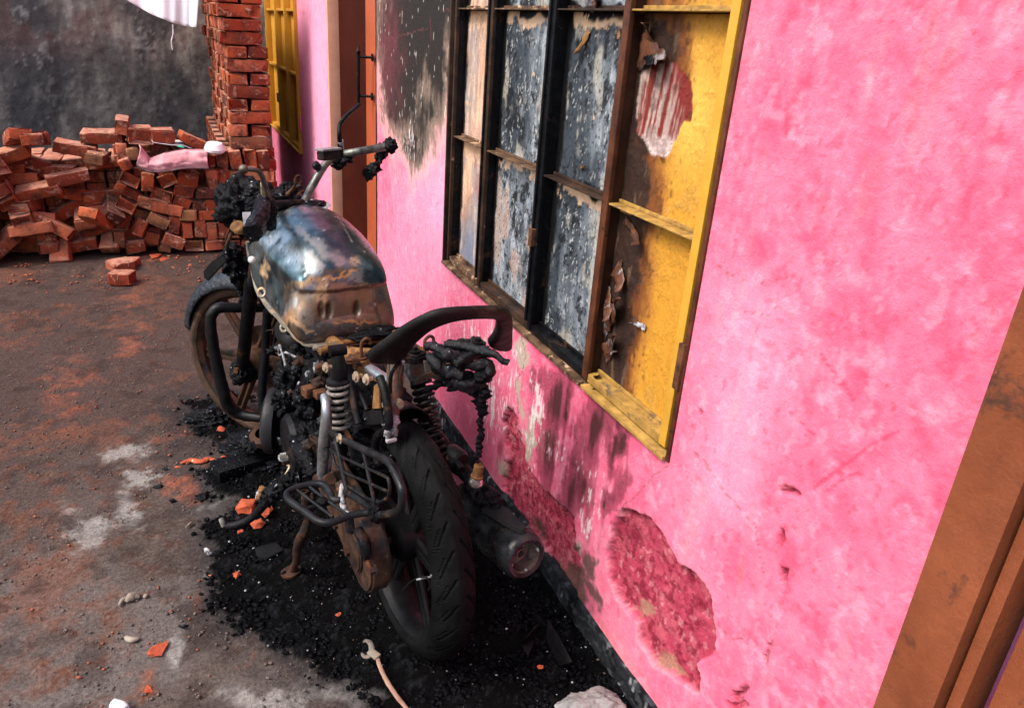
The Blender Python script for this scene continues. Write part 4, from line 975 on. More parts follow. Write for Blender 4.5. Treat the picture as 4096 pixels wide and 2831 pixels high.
# --- melted headlight, instruments
blump('melted_headlight', bw(550, 463, Z=.93), (.092, .092, .098), seed=11, amp=.3, fq=2.2, sub=5, fine=.38)
blump('melted_headlight', bw(590, 470, Z=.93), (.07, .07, .07), seed=19, amp=.35, fq=2.2, sub=5, fine=.38)
blump('melted_headlight', bw(622, 470, Z=.93), (.06, .07, .06), seed=20, amp=.35, fq=2.2, sub=5, fine=.38)
blump('melted_headlight', bw(592, 440, Z=.985), (.045, .05, .04), seed=12, amp=.6, sub=5, fine=.4)
blump('melted_instruments', bw(640, 440, Z=.985), (.038, .042, .034), seed=13, amp=.8, sub=5, fine=.4)
blump('melted_instruments', bw(618, 455, Z=.98), (.05, .06, .03), seed=14, amp=.7, sub=5, fine=.4)
blump('melted_instruments', bw(672, 452, Z=.975), (.03, .03, .018), seed=15, amp=.7, fine=.4)
blump('ash_crust', bw(572, 420, Z=1.0), (.03, .02, .015), ashy, 16, .8, fine=.5)
blump('ash_crust', bw(526, 505, Z=.87), (.02, .012, .012), ashy, 17, .8, fine=.5)
blump('melted_switch', bw(600, 485, Z=1.0), (.034, .03, .045), seed=18, amp=.6, fine=.3)
gp = [bw(546, 479, Z=.98), bw(566, 478, Z=.98), bw(560, 508, Z=.95), bw(562, 532, Z=.92), bw(556, 535, Z=.92), bw(549, 510, Z=.95)]
MB().slab(gp, (gp[1]-gp[0]).cross(gp[4]-gp[0]), .004, .001).build('headlight_bracket', pbr('pale_plate', (.22, .23, .24), (.42, .43, .45), 18, .5, .3), bike)
bt('headlight_wire', [bw(530, 523, Z=.88), bw(545, 524, Z=.88), bw(556, 516, Z=.89)], .007, rust_yel)
MB().lathe([(0, .0), (0, .02), (.004, .022), (.008, .018), (.008, 0)], bw(536, 512, Z=.9), (-.4, .3, .6), 20).build('indicator_ring', rust_yel, bike)
k1 = bt('cable', [bw(640, 447, Z=.99), bw(655, 432, Z=1.01), bw(664, 424, Z=1.02), bw(680, 418, Z=1.03)], [.008, .007, .006, .006], rust_dk, jit=.3)
k2 = bt('key', [bw(660, 428, Z=1.015), bw(666, 415, Z=1.04), bw(666, 404, Z=1.055)], [.005, .004, .007], rust)
cr = bw(673, 405, Z=1.055); MB().tube([cr+V3(0, math.cos(a)*.009, math.sin(a)*.012) for a in np.arange(0, 6.28, .52)], .003, 8, 2, closed=True).build('key_ring', rust_dk, k2)
bt('cable', [bw(668, 442, Z=.99), bw(680, 432, Z=1.0), bw(688, 430, Z=1.0), bw(692, 438, Z=.99)], .002, rust, sm=5)
# lump under headlamp, hanging drip, torn black flap
blump('melted_indicator', bw(534, 590, Z=.74), (.052, .05, .056), seed=21, amp=.6, fq=2, sub=5, fine=.4)
blump('melted_indicator', bw(528, 566, Z=.79), (.034, .03, .025), seed=22, amp=.7, fine=.4)
bt('melted_drip', [bw(541, 612, Z=.70), bw(540, 640, Z=.65), bw(546, 665, Z=.61), bw(543, 690, Z=.57)], [.022, .016, .012, .005], char, jit=1.3, seed=3, n=14, sm=10)
fp = [bw(505, 573, Z=.80), bw(512, 588, Z=.78), bw(490, 612, Z=.74), bw(470, 634, Z=.70), bw(461, 627, Z=.71), bw(459, 612, Z=.73), bw(478, 590, Z=.77)]
MB().slab(fp, (fp[2]-fp[0]).cross(fp[5]-fp[0]), .006, .002).build('burnt_flap', blk, bike)
bt('cable', [bw(531, 497, Z=.9), bw(520, 530, Z=.86), bw(512, 560, Z=.81), bw(522, 590, Z=.74)], .006, rust_dk)
bt('cable', [bw(525, 505, Z=.9), bw(510, 540, Z=.84), bw(520, 575, Z=.78)], .004, rust_dk)
for k in range(6):
    bt('cable', [bw(575+k*5, 500, Z=.95), bw(566+k*6, 560+k*4, Z=.84), bw(575+k*5, 620, Z=.72), bw(590+k*4, 690, Z=.6)], [.006, .005, .006, .005], soot, jit=.3, seed=k, sm=5)
bt('steering_head', [FC+RAKE*.50-FWD*.05, FC+RAKE*.72-FWD*.05], .03, soot, sm=1, n=20)

# --- fuel tank
secs = [(.385, .115, .770, .705, 2.6), (.392, .136, .815, .692, 2.6), (.410, .146, .858, .685, 2.4), (.448, .153, .912, .682, 2.4), (.53, .160, .955, .682, 2.35), (.64, .168, .974, .685, 2.3), (.74, .174, .982, .695, 2.2), (.83, .170, .978, .71, 2.1),
        (.90, .158, .958, .73, 2.1), (.95, .125, .93, .75, 2.0), (.985, .08, .895, .78, 2.0), (1.0, .02, .86, .81, 2.0)]
TY = .030
def tank_pt(t, an):
    n_ = len(secs)-1; x = t*n_; i = min(int(x), n_-1); f = x-i
    def cr_(k):
        p0 = secs[max(i-1, 0)][k]; p1 = secs[i][k]; p2 = secs[i+1][k]; p3 = secs[min(i+2, n_)][k]
        return .5*((2*p1)+(p2-p0)*f+(2*p0-5*p1+4*p2-p3)*f*f+(p3-p0+3*p1-3*p2)*f**3)
    u, hw, zt, zb, e = [cr_(k) for k in range(5)]
    zc = zb+(zt-zb)*.36; c_, s_ = math.cos(an), math.sin(an)
    y = math.copysign(abs(c_)**(2/e), c_)*hw
    if s_ >= 0: z_ = zc+abs(s_)**(2/(e*.86))*(zt-zc)
    else: z_ = zc-abs(s_)**(2/3.4)*(zc-zb)
    # knee recess and side crease
    kr = math.exp(-((u-.53)/.085)**2)*math.exp(-((z_-.80)/.06)**2)
    y *= 1-.15*kr
    # shoulder ridge sweeping over the side
    y *= 1+.05*math.exp(-((z_-(.885+.10*(u-.6)))/.022)**2)*(1 if u < .9 else 0)
    # recessed band low on the back
    if z_ < .845:
        q = min(1, (.845-z_)/.010); u += .009*q*math.exp(-((u-.39)/.06)**2); y *= 1-.018*q
    return V3(u, y+TY, z_)
nu, nv = 150, 180; P = []
for i in range(nu):
    for j in range(nv): P.append(tank_pt(i/(nu-1), 2*math.pi*j/nv))
P = np.array(P)
# close the back
F = []
for i in range(nu-1):
    for j in range(nv): F.append((i*nv+j, (i+1)*nv+j, (i+1)*nv+(j+1) % nv, i*nv+(j+1) % nv))
F = np.array(F)
rings = []; cb = P[:nv].mean(0)
nr = 26; base0 = len(P); ext = []
for k in range(1, nr+1):
    f = 1-k/nr
    for j in range(nv):
        q = cb+(P[j]-cb)*f; q = q.copy(); q[0] -= .010*(1-f**2.2); ext.append(q)
P = np.concatenate([P, np.array(ext)])
FF = []
for k in range(nr):
    a0 = (base0+(k-1)*nv) if k else 0; a1 = base0+k*nv
    for j in range(nv): FF.append((a0+j, a0+(j+1) % nv, a1+(j+1) % nv, a1+j))
F = np.concatenate([F, np.array(FF)])
# pressed slots on the back
Pw = BO+P@BM; pp = pix(Pw)
def dentp(cx, cy, rx, ry, rot=0): return np.exp(-(np.maximum(0, blob(pp, cx, cy, rx, ry, rot)*0+(-np.log(blob(pp, cx, cy, rx, ry, rot)+1e-12)))**2))
for cx, cy in ((724, 697), (741, 699)):
    dn = dentp(cx, cy, 6.5, 17); P[:, 0] += dn*.013
for cx, cy in ((805, 697),):
    dn = dentp(cx, cy, 7, 15); P[:, 0] += dn*.012
dn = dentp(662, 650, 13, 10, -35); P[:, 0] += dn*.005; P[:, 1] -= dn*.004
P += ((fb(P, 9, 201, 3)-.5)[:, None])*.010*np.array([[1, 1, 1]])
Pw = BO+P@BM; px = pix(Pw)
n1 = fb(P, 11, 211, 5); n2 = fb(P, 38, 212, 5); n3 = fb(P, 140, 213, 3)
wbx = np.stack([fb(P, 16, 214)-.5, fb(P, 16, 215)-.5], 1)*55+np.stack([fb(P, 70, 216)-.5, fb(P, 70, 217)-.5], 1)*18
pw = px+wbx
c = mix(np.tile([.17, .25, .28], (len(P), 1)), (.022, .05, .065), sst(n1, .38, .54)*.95)
mt = np.zeros(len(P))+.9; ro_ = .20+.20*n2
c = mix(c, (.30, .34, .36), sst(fb(P, 7, 220, 4), .52, .66)*.6)
def paint(col, blobs_, lo, hi, am, metal, rgh, ns=.5):
    global c, mt, ro_
    b = np.zeros(len(P))
    for a in blobs_: b = np.maximum(b, blob(pw, *a))
    m_ = sst(b+(n2-.5)*ns, lo, hi)*am
    c = mix(c, col, m_); mt = mt*(1-m_)+metal*m_; ro_ = ro_*(1-m_)+rgh*m_
paint((.30, .28, .26), [(680, 520, 50, 14, 25), (735, 560, 50, 26, 45), (640, 480, 26, 18), (765, 590, 36, 26, 40), (700, 590, 30, 40)], .45, .8, .8, .7, .35, .4)
c = mix(c, (.50, .57, .60), np.clip(blob(pw, 640, 550, 46, 20, 28)+blob(pw, 690, 590, 14, 30, -10), 0, 1)*sst(n2, .3, .5)*.8)  # pale patch painting the bright highlight onto the left shoulder
c = mix(c, (.016, .032, .042), np.clip(blob(pw, 790, 540, 44, 60, -30)+blob(pw, 730, 490, 60, 16), 0, 1)*.75)
low_ = sst(px[:, 1]+(n2-.5)*16, 632, 642)*sst(px[:, 0]+(n2-.5)*30, 632, 655)
c = mix(c, (.20, .13, .08), low_*.85); mt = mt*(1-low_)+.75*low_; ro_ = ro_*(1-low_)+(.26+.22*n2)*low_
c = mix(c, (.33, .27, .22), low_*sst(fb(P, 13, 222, 4), .52, .66)*.6); c = mix(c, (.06, .07, .09), low_*sst(fb(P, 15, 223, 4), .56, .66)*.7)
paint((.17, .095, .045), [(745, 700, 90, 30), (800, 670, 50, 30)], .4, .8, .6, .4, .4, .9)
paint((.34, .19, .09), [(650, 715, 30, 16, 40), (600, 605, 9, 45), (700, 630, 50, 6, -6), (800, 600, 22, 7, 45)], .40, .7, .8, .35, .55, .5)
for cx, cy in ((724, 697), (741, 699), (805, 697)):
    dn = dentp(cx, cy, 6.5, 17); c = mix(c, (.05, .028, .012), dn*.8); ro_ = ro_+dn*.3
paint((.42, .27, .14), [(600, 605, 12, 34), (675, 628, 30, 5, -12), (660, 735, 60, 9, 20), (720, 660, 18, 40), (805, 590, 20, 8, 45)], .4, .7, .75, .3, .55)
paint((.07, .04, .02), [(790, 620, 55, 9), (850, 700, 10, 50), (740, 612, 40, 6)], .45, .75, .8, .3, .45)
paint((.36, .15, .045), [(750, 622, 70, 4, 0), (800, 728, 50, 5, -5), (640, 720, 40, 5, 38)], .35, .6, .8, .1, .8)
paint((.02, .035, .05), [(662, 650, 12, 9, -30), (800, 640, 26, 7), (770, 530, 60, 40, 40), (800, 560, 40, 40)], .4, .7, .7, .7, .25)
paint((.45, .48, .50), [(655, 690, 16, 22, 0), (600, 540, 26, 14, 30)], .55, .8, .5, .8, .3)
paint((.025, .022, .02), [(820, 738, 60, 12), (600, 505, 30, 14, -40)], .35, .6, .9, 0, .7)
sp_ = sst(n3, .71, .75); c = mix(c, (.05, .025, .015), sp_*.7); ro_ = np.clip(ro_+sp_*.2, 0, 1)
sp_ = sst(fb(P, 100, 219, 2), .80, .83); c = mix(c, (.6, .6, .58), sp_*.6)
ld = line_d(px, [(757, 462+20), (770, 500), (785, 530), (797, 548)]); c = mix(c, (.38, .38, .37), (1-sst(ld, .4, 1.6))*.7)
tank = mesh_obj('fuel_tank', P, F, tankm, bike, True, c, np.stack([ro_, mt, .02+.25*sst(mt, .6, .2)], 1))
tank['label'] = 'scorched bare steel fuel tank with rust and blue heat stains'
# welded flange with two ears, left side and back
fl = MB()
def edge_pt(t, side): q = tank_pt(t, 0 if side > 0 else math.pi); return V3(q.x, q.y, 0)
flp = []
def low(t, side):
    zz = .700+.075*max(0, (t-.25))/.55
    best = min((tank_pt(t, (-a if side > 0 else math.pi+a)) for a in np.linspace(.02, 1.5, 40)), key=lambda q: abs(q.z-zz)); return best
for k in range(0, 41): flp.append(low(k/40*.80, 1))
back = [V3(.384, TY+a, .700-.006*math.cos(a*10)) for a in np.linspace(-.10, .10, 12)]
rside = []
for k in range(0, 25):
    rside.append(low(k/24*.6, -1))
path = rside[::-1]+back+flp
cen = V3(.62, TY, .70)
def band(path, wout, th_, name, mat, par):
    V, F = [], []
    for i, p in enumerate(path):
        d = (p-cen); d.z = 0; d.normalize(); wv = wout*(1+.5*noise.noise(p*18))
        V += [tuple(p-d*.012+V3(0, 0, th_/2)), tuple(p+d*wv+V3(0, 0, th_/2-.004)), tuple(p+d*wv+V3(0, 0, -th_/2-.004)), tuple(p-d*.012+V3(0, 0, -th_/2))]
    for i in range(len(path)-1):
        for k in range(4): F.append((i*4+k, i*4+(k+1) % 4, (i+1)*4+(k+1) % 4, (i+1)*4+k))
    return mesh_obj(name, V, F, mat, par, True)
fo = band(path, .011, .005, 'tank_flange', pbr('flange_steel', (.16, .15, .13), (.42, .36, .28), 24, .5, .5, .001, 120, c3=(.42, .22, .08), sc3=14, th3=.54), tank)
set_auto(fo, 30)
def ear(c_, d, name='ear'):
    c_ = Vector(c_); d = Vector(d).normalized(); s2 = d.cross(V3(0, 0, 1)).normalized(); n_ = 20; V, F = [], []
    en = V3(-.75, .35, .45).normalized(); e1 = en.cross(V3(0, 0, 1)).normalized(); e2 = en.cross(e1)
    for k in range(n_):
        an = 2*math.pi*k/n_
        for r_, off in ((.006, .002), (.013, .002), (.013, -.002), (.006, -.002)):
            V.append(tuple(c_+en*off+e1*math.cos(an)*r_+e2*math.sin(an)*r_*1.25))
    for k in range(n_):
        for q in range(4): F.append((k*4+q, k*4+(q+1) % 4, ((k+1) % n_)*4+(q+1) % 4, ((k+1) % n_)*4+q))
    return mesh_obj(name, V, F, MATS['flange_steel'], tank, True)
ear(bl(590, 660, l=TY+.19), (.2, 1, -.5)); ear(bl(641, 738, W=.69), (-.5, .8, -.5)); MB().tube([bl(858, 700, W=.72), bl(872, 706, W=.715), bl(878, 720, W=.705)], .003, 8, 3).build('tab', rust, tank); MB().tube([bl(860, 690, W=.73), bl(876, 694, W=.73)], .003, 8, 1).build('tab', rust, tank)
# filler cap, sooty collar, burnt rear lip
cp = V3(.835, TY-.045+.02, .973)
cm = MB().lathe([(0, .062), (.002, .060), (.003, .050), (-.002, .046)], cp, (-.05, 0, 1), 40).build('filler_collar', ashy, tank)
MB().lump(cp+V3(.002, 0, .002), (.046, .050, .011), 31, .35, 2.2, 4, .35).build('filler_cap', char, tank, ang=180)
blump('burnt_seat_hinge', V3(.385, TY-.07, .712), (.035, .075, .018), seed=33, amp=.4, fine=.35)
MB().lump(bl(568, 586, l=TY+.185), .011, 2, .02, 1, 3, .01).build('tank_stud', pbr('pale_stud', (.4, .4, .4), (.6, .6, .6), 30, .5), tank, ang=180)
MB().tube([bl(558, 545, W=.86), bl(560, 566, W=.83), bl(566, 590, W=.80), bl(576, 612, W=.78)], .006, 10, 4).build('tank_seam', MATS['flange_steel'], tank)

# --- frame
def fr(pts, r, mat=soot, name='frame_tube', **k): return bt(name, pts, r, mat, **k)
fr([bl(735, 755, W=.70), bl(765, 785, W=.705), bl(800, 812, W=.71), bl(822, 830, W=.712)], [.017, .018, .019, .018], rust_yel, jit=.12)
fr([bl(818, 822, W=.708), bl(850, 842, W=.71), bl(897, 874, W=.712)], .0155, steel, flat=.75)
fr([bl(820, 836, W=.69), bl(860, 862, W=.69), bl(893, 884, W=.69)], .007, rust_yel)
rl = lambda p: V3(p.x, .04-(p.y-.04) if False else p.y-.17, p.z)
fr([rl(bl(735, 755, W=.70)), rl(bl(800, 812, W=.71)), rl(bl(897, 874, W=.712))], .016, rust)
fr([bl(790, 790, W=.715), bl(845, 793, W=.72), bl(900, 795, W=.72)], [.010, .009, .009], rust_yel)
fr([V3(.42, .09, .665), V3(.42, -.06, .665)], .014, soot); fr([V3(.36, .12, .69), V3(.38, 0.02, .70), V3(.37, -.08, .69)], .010, rust_yel)
# rear riser with gusset and tail lock
fr([bl(893, 806, U=.02), bl(890, 850, U=.02), bl(886, 900, U=.01), bl(882, 940, U=.0), bl(880, 960, U=-.0)], [.019, .018, .020, .018, .014], pbr('dirty_steel', (.06, .045, .035), (.26, .23, .20), 18, .6, .3, .0016, 120, c3=(.13, .06, .03), sc3=12, th3=.52), n=14, jit=.1)
pl_ = [bl(874, 812, U=.015), bl(902, 806, U=.015), bl(912, 850, U=.015), bl(905, 885, U=.015), bl(885, 892, U=.015), bl(868, 880, U=.015), bl(872, 850, U=.015)]
MB().slab(pl_, (1, 0, 0), .007, .002).build('gusset_plate', MATS['dirty_steel'], bike)
fr([bl(908, 825, U=-.0), bl(903, 855, U=.0), bl(904, 885, U=.0), bl(898, 925, U=.0)], [.004, .004, .007, .006], rust_dk)
MB().slab([bl(925, 808, U=.03), bl(962, 830, U=.03), bl(965, 858, U=.03), bl(935, 848, U=.03), bl(922, 835, U=.03)], (1, 0, 0), .008, .002).build('gusset_plate', MATS['dirty_steel'], bike)
bt('wiring', [bl(905, 817, U=-.02), bl(893, 826, U=-.03), bl(883, 842, U=-.03), bl(880, 862, U=-.025), bl(880, 885, U=-.02)], .0045, blk, sm=6)
bt('wire_tip', [bl(903, 819, U=-.02), bl(911, 812, U=-.02)], .005, ashy, sm=1)
for k in range(4): bt('wiring', [bl(866+k*3, 805, U=.05), bl(868+k*3, 818, U=.05), bl(873+k*2, 836, U=.05)], .002, rust, sm=3)
lk = blump('melted_lock', bl(881, 962, U=-.02), (.016, .018, .026), ashy, 41, .7, 2.2, 4, .5)
blump('melted_lock', bl(886, 948, U=-.02), (.012, .016, .014), ashy, 42, .7)
bt('drip', [bl(876, 970, U=-.025), bl(873, 984, U=-.025), bl(876, 991, U=-.025)], [.005, .004, .005], ashy, jit=.4); bbox('lock_tongue', bl(882, 992, U=-.03), (.012, .026, .009), ashy, (0, .1, .1), .003)
for (x, y, U_, ax) in [(868, 912, .0, (0, 1, 0)), (899, 909, -.01, (-1, .2, 0)), (901, 912, -.01, (-1, .2, 0))]:
    MB().hexbolt(bl(x, y, U=U_), ax, .0065, .006).build('bolt', bolt_m, bike)
# hooks behind the seat
for c_, sgn in ((bl(815, 806, W=.735), 1), (bl(957, 800, W=.745), -1)):
    bt('seat_hook', [c_, c_+V3(0, 0, .035), c_+V3(0, -.004, .044), c_+V3(0, -.013, .049), c_+V3(0, -.022, .044), c_+V3(0, -.024, .034)], .0042, rust, sm=5)
blump('wing_nut', bl(826, 806, W=.73), (.008, .012, .010), soot, 44, .4); blump('weld_crust', bl(806, 812, W=.725), (.03, .03, .012), rust, 45, .7, 2, 4, .5)
blump('burnt_padding', bl(772, 768, W=.70), (.018, .02, .016), rust_dk, 46, .7); blump('burnt_padding', bl(785, 808, W=.70), (.03, .022, .014), rust, 47, .8, 2, 4, .5)
# pale flanged bolts standing out on the left
for (x, y, l_) in [(732, 829, .165), (800, 850, .14), (823, 856, .13), (729, 903, .165)]:
    p = bl(x, y, l=l_); b_ = MB(); b_.lathe([(0, 0), (0, .0055), (.012, .0055), (.012, .0125), (.015, .0125), (.0155, .008), (.020, .0075), (.020, 0)], p+V3(0, -.016, 0), (-.15, 1, .1), 18); b_.build('flanged_bolt', bolt_m, bike)
# --- shock absorbers
def spring(name, a, b, R, turns, wr, mat, par, r0=1.0):
    a, b = Vector(a), Vector(b); ax = (b-a).normalized(); s1 = ax.orthogonal().normalized(); s2 = ax.cross(s1); L = (b-a).length; pts = []
    n_ = int(turns*22)
    for i in range(n_+1):
        t = i/n_; an = 2*math.pi*turns*t; pts.append(a+ax*L*t+(s1*math.cos(an)+s2*math.sin(an))*R)
    return MB().tube(pts, wr, 10, 1).build(name, mat, par)
for sd_, (tp, bt_) in {1: (bl(764, 862, l=.125), bl(768, 968, l=.125)), -1: (bl(950, 862, l=-.13), bl(986, 1040, l=-.13))}.items():
    d_ = (bt_-tp).normalized()
    sh = MB().tube([tp-d_*.07, bt_+d_*.07], .011, 14, 1).build('shock_absorber', soot, bike)
    MB().lathe([(-.075, 0), (-.075, .014), (-.05, .019), (-.012, .021), (-.008, .030), (.004, .031), (.006, 0)], tp, d_, 24).build('shock_body', blk, sh)
    MB().lathe([(0, 0), (0, .031), (.008, .031), (.03, .018), (.05, .016), (.055, 0)], bt_, d_, 24).build('spring_seat', soot, sh)
    L = (bt_-tp).length
    spring('coil_spring', tp, bt_, .0265, L/.0185, .0056, spring_m if sd_ == 1 else soot, sh)
    MB().lathe([(-.02, 0), (-.02, .014), (.02, .014), (.02, 0)], tp-d_*.085, (0, 1, 0), 20).build('bush', soot, sh)
blump('charred_reservoir', bl(760, 843, l=.12), (.028, .022, .024), char, 51, .3, 1.5, 4, .25)
bbox('bracket', bl(748, 822, l=.12), (.05, .012, .018), soot, (0, .1, 0))
# brackets and tubes between the shocks
fr([bl(783, 822, l=.10), bl(790, 860, l=.10), bl(803, 930, l=.10), bl(808, 955, l=.10)], [.011, .010, .010, .012], soot, jit=.1)
fr([bl(856, 850, l=.07), bl(866, 880, l=.07), bl(876, 930, l=.07), bl(876, 960, l=.07), bl(862, 975, l=.07), bl(850, 985, l=.07), bl(846, 1010, l=.07), bl(852, 1045, l=.07)], .010, soot, jit=.1)
fr([bl(803, 870, l=.08), bl(822, 910, l=.08), bl(828, 925, l=.08)], .006, soot)
MB().slab([bl(812, 926, l=.08), bl(858, 926, l=.08), bl(866, 955, l=.08), bl(822, 960, l=.08)], (0, 1, 0), .008, .002).build('number_bracket', blk, bike)
MB().slab([bl(845, 868, l=.06), bl(856, 862, l=.06), bl(858, 920, l=.06), bl(840, 922, l=.06)], (0, 1, 0), .004, .001).build('strap_plate', rust_yel, bike)
MB().slab([bl(770, 978, W=.40), bl(800, 962, W=.40), bl(862, 955, W=.40), bl(868, 968, W=.39), bl(815, 985, W=.39), bl(790, 1005, W=.38)], (0, .2, 1), .012, .003).build('battery_tray', char, bike)
MB().slab([bl(762, 972, l=.12), bl(782, 968, l=.12), bl(800, 1008, l=.12), bl(780, 1000, l=.12)], (0, 1, .2), .010, .003).build('tray_flap', rust, bike)
blump('melted_plastic', V3(.24, 0, .60), (.10, .07, .07), seed=52, amp=.5, sub=5); blump('melted_plastic', V3(.20, .02, .47), (.10, .08, .07), seed=53, amp=.5, sub=5)
blump('melted_plastic', V3(.46, .03, .60), (.09, .09, .05), seed=54, amp=.6, sub=5)
# inner mudguard over the rear tyre
shell('rear_mudguard', RC, V3(1, 0, 0), V3(0, 1, 0), .345, .135, R_(28), R_(84), soot, drop=.7)
# bright brace
br = bt('brace', [bl(731, 893, l=.165), bl(735, 915, l=.17), bl(736, 950, l=.172), bl(731, 1000, l=.172), bl(727, 1060, l=.172), bl(727, 1078, l=.172)], [.010, .0115, .014, .015, .014, .011], steel, n=18)
bt('brace_foot', [bl(716, 1078, l=.165), bl(745, 1080, l=.165)], .014, rust_dk, n=14, sm=1, jit=.3)
fr([bl(746, 965, l=.15), bl(744, 1020, l=.15), bl(741, 1060, l=.15)], .007, ashy, name='bracket_rod')
# swingarm
for sd_ in (-1, 1):
    bt('swingarm', [V3(.50, sd_*.07, .36), V3(.30, sd_*.088, .335), V3(.10, sd_*.098, .315), V3(-.05, sd_*.098, .31)], [.024, .022, .020, .018], rust_dk if sd_ > 0 else soot, flat=1.3, n=14)
bt('rear_axle', [V3(0, -.13, .31), V3(0, .15, .31)], .010, rust_dk, sm=1)
# chain case
def capsule(c0, r0, c1, r1, y, th_, name, mat, bev=.008):
    out = []
    for k in range(21): an = math.pi/2+math.pi*k/20; out.append((c0[0]+r0*math.cos(an), c0[1]+r0*math.sin(an)))
    for k in range(15): an = -math.pi/2+math.pi*k/14; out.append((c1[0]+r1*math.cos(an), c1[1]+r1*math.sin(an)))
    return MB().slab([V3(a, y, b) for a, b in out], (0, 1, 0), th_, bev).build(name, mat, bike)
cc_m = pbr('rusty_chain_case', (.015, .009, .007), (.09, .045, .027), 16, .62, .2, .0016, 110, c3=(.015, .016, .018), sc3=8, th3=.52, spots=(.35, .32, .30), spot_sc=150, spot_th=.72)
capsule((-.02, .315), .098, (.46, .36), .058, .118, .052, 'chain_case', cc_m, .012)
capsule((-.0, .31), .055, (.12, .325), .035, .148, .010, 'case_boss', cc_m, .004)
for (x, y, s_) in [(788, 1240, 1.3), (762, 1182, 1), (823, 1240, 1.1), (805, 1150, .9), (845, 1285, .7)]:
    p = bl(x, y, l=.15); MB().hexbolt(p, (0, 1, 0), .011*s_, .012).build('axle_nut' if s_ > 1 else 'bolt', rust_dk, bike)
bt('adjuster', [bl(808, 1195, l=.16), bl(822, 1225, l=.16), bl(826, 1262, l=.16)], [.012, .013, .008], soot, jit=.25)
bt('adjuster_bolt', [bl(828, 1262, l=.16), bl(838, 1285, l=.155)], .005, rust, sm=1)
bbox('case_bracket', bl(790, 1180, l=.15), (.03, .02, .045), soot, (0, .5, 0)); bt('brake_cable', [bl(775, 1090, l=.14), bl(770, 1120, l=.15), bl(778, 1150, l=.15), bl(790, 1165, l=.15)], .008, ashy, jit=.2)
blump('burnt_boot', bl(772, 1098, l=.14), (.018, .018, .02), rust, 55, .4); bt('sleeve', [bl(765, 1080, l=.14), bl(768, 1105, l=.14)], .014, soot, jit=.3, sm=1)
# --- carrier guard on the left: a bent tube with thin bars
cg_m = pbr('sooty_guard_tube', (.003, .0035, .004), (.016, .018, .021), 26, .38, .2, .0008, 160, c3=(.10, .055, .03), sc3=16, th3=.60, spots=(.4, .4, .42), spot_sc=190, spot_th=.70)
def q7(x, y): return (422.8+x*.2826, 958.3+y*.2826)
def g7(x, y, l=.17): return bl(*q7(x, y), l=l)
gd = bt('guard', [g7(1150, 60), g7(1260, 120), g7(1400, 190), g7(1560, 265), g7(1610, 300), g7(1645, 360), g7(1700, 480), g7(1714, 540), g7(1706, 640), g7(1680, 680), g7(1600, 708), g7(1500, 716)], .0080, cg_m, n=14, sm=5)
MB().tube([g7(1265, 530), g7(1380, 600), g7(1500, 690)], .0085, 14, 3).build('guard_tube', cg_m, gd)
MB().tube([g7(1180, 110), g7(1215, 260), g7(1245, 400), g7(1275, 530)], .0062, 12, 3).build('guard_tube', cg_m, gd)
MB().tube([g7(1405, 215), g7(1445, 400), g7(1490, 610)], .0042, 10, 2).build('guard_bar', cg_m, gd)
MB().tube([g7(1140, 190), g7(1200, 235), g7(1380, 320), g7(1570, 405), g7(1602, 435), g7(1612, 500), g7(1606, 560), g7(1580, 590), g7(1505, 612), g7(1400, 560), g7(1280, 486)], .0034, 10, 3).build('guard_bar', cg_m, gd)
MB().tube([g7(1150, 190), g7(1165, 270), g7(1205, 350), g7(1400, 440), g7(1605, 532)], .0034, 10, 2).build('guard_bar', cg_m, gd)
MB().lump(g7(1505, 690), (.018, .016, .03), 61, .4, 2, 4, .4).build('weld_crust', char, gd, ang=180)
MB().hexbolt(g7(1212, 108, .18), (0, 1, 0), .007, .006).build('bolt', bolt_m, gd)
# step ring at the foot of the guard
hz = g7(1480, 716).z
def s7(x, y, dz=0): return bl(*q7(x, y), W=hz+dz)
ring = bt('footrest', [s7(1470, 700), s7(1400, 700), s7(1320, 715), s7(1250, 738), s7(1180, 765), s7(1110, 778), s7(1040, 762), s7(960, 705), s7(880, 650), s7(815, 600), s7(792, 560), s7(808, 530), s7(870, 500), s7(960, 475), s7(1060, 468), s7(1105, 490), s7(1140, 545), s7(1160, 590), s7(1215, 598)], .0080, cg_m, n=14, sm=4)
MB().tube([s7(870, 512), s7(1010, 620), s7(1160, 732)], .0034, 10, 2).build('footrest_bar', cg_m, ring)
MB().tube([s7(975, 492), s7(1110, 596), s7(1275, 712)], .0034, 10, 2).build('footrest_bar', cg_m, ring)
MB().tube([s7(950, 668, -.012), s7(1080, 630, -.012), s7(1210, 596, -.012)], .006, 10, 2).build('footrest_bar', soot, ring)
MB().lump(s7(1075, 605), (.012, .012, .008), 62, .5, 2, 3, .4).build('weld_crust', char, ring, ang=180)
# --- side stand
st0 = bl(697, 1160, l=.13)
sst_ = bt('side_stand', [bl(700, 1120, l=.12), st0, bl(684, 1200, W=.19), bl(672, 1228, W=.14), bl(668, 1262, W=.07), bl(660, 1284, W=.02)], [.012, .012, .013, .013, .011, .011], rust_dk, jit=.15, n=14)
MB().lathe([(0, 0), (0, .026), (.005, .030), (.012, .030), (.013, .012), (.018, 0)], bl(658, 1294, W=.004), (.1, .15, 1), 24).build('stand_foot', rust_dk, sst_)
spring('stand_spring', bl(688, 1106, l=.14), bl(690, 1145, l=.14), .011, 9, .0028, rust_dk, sst_)
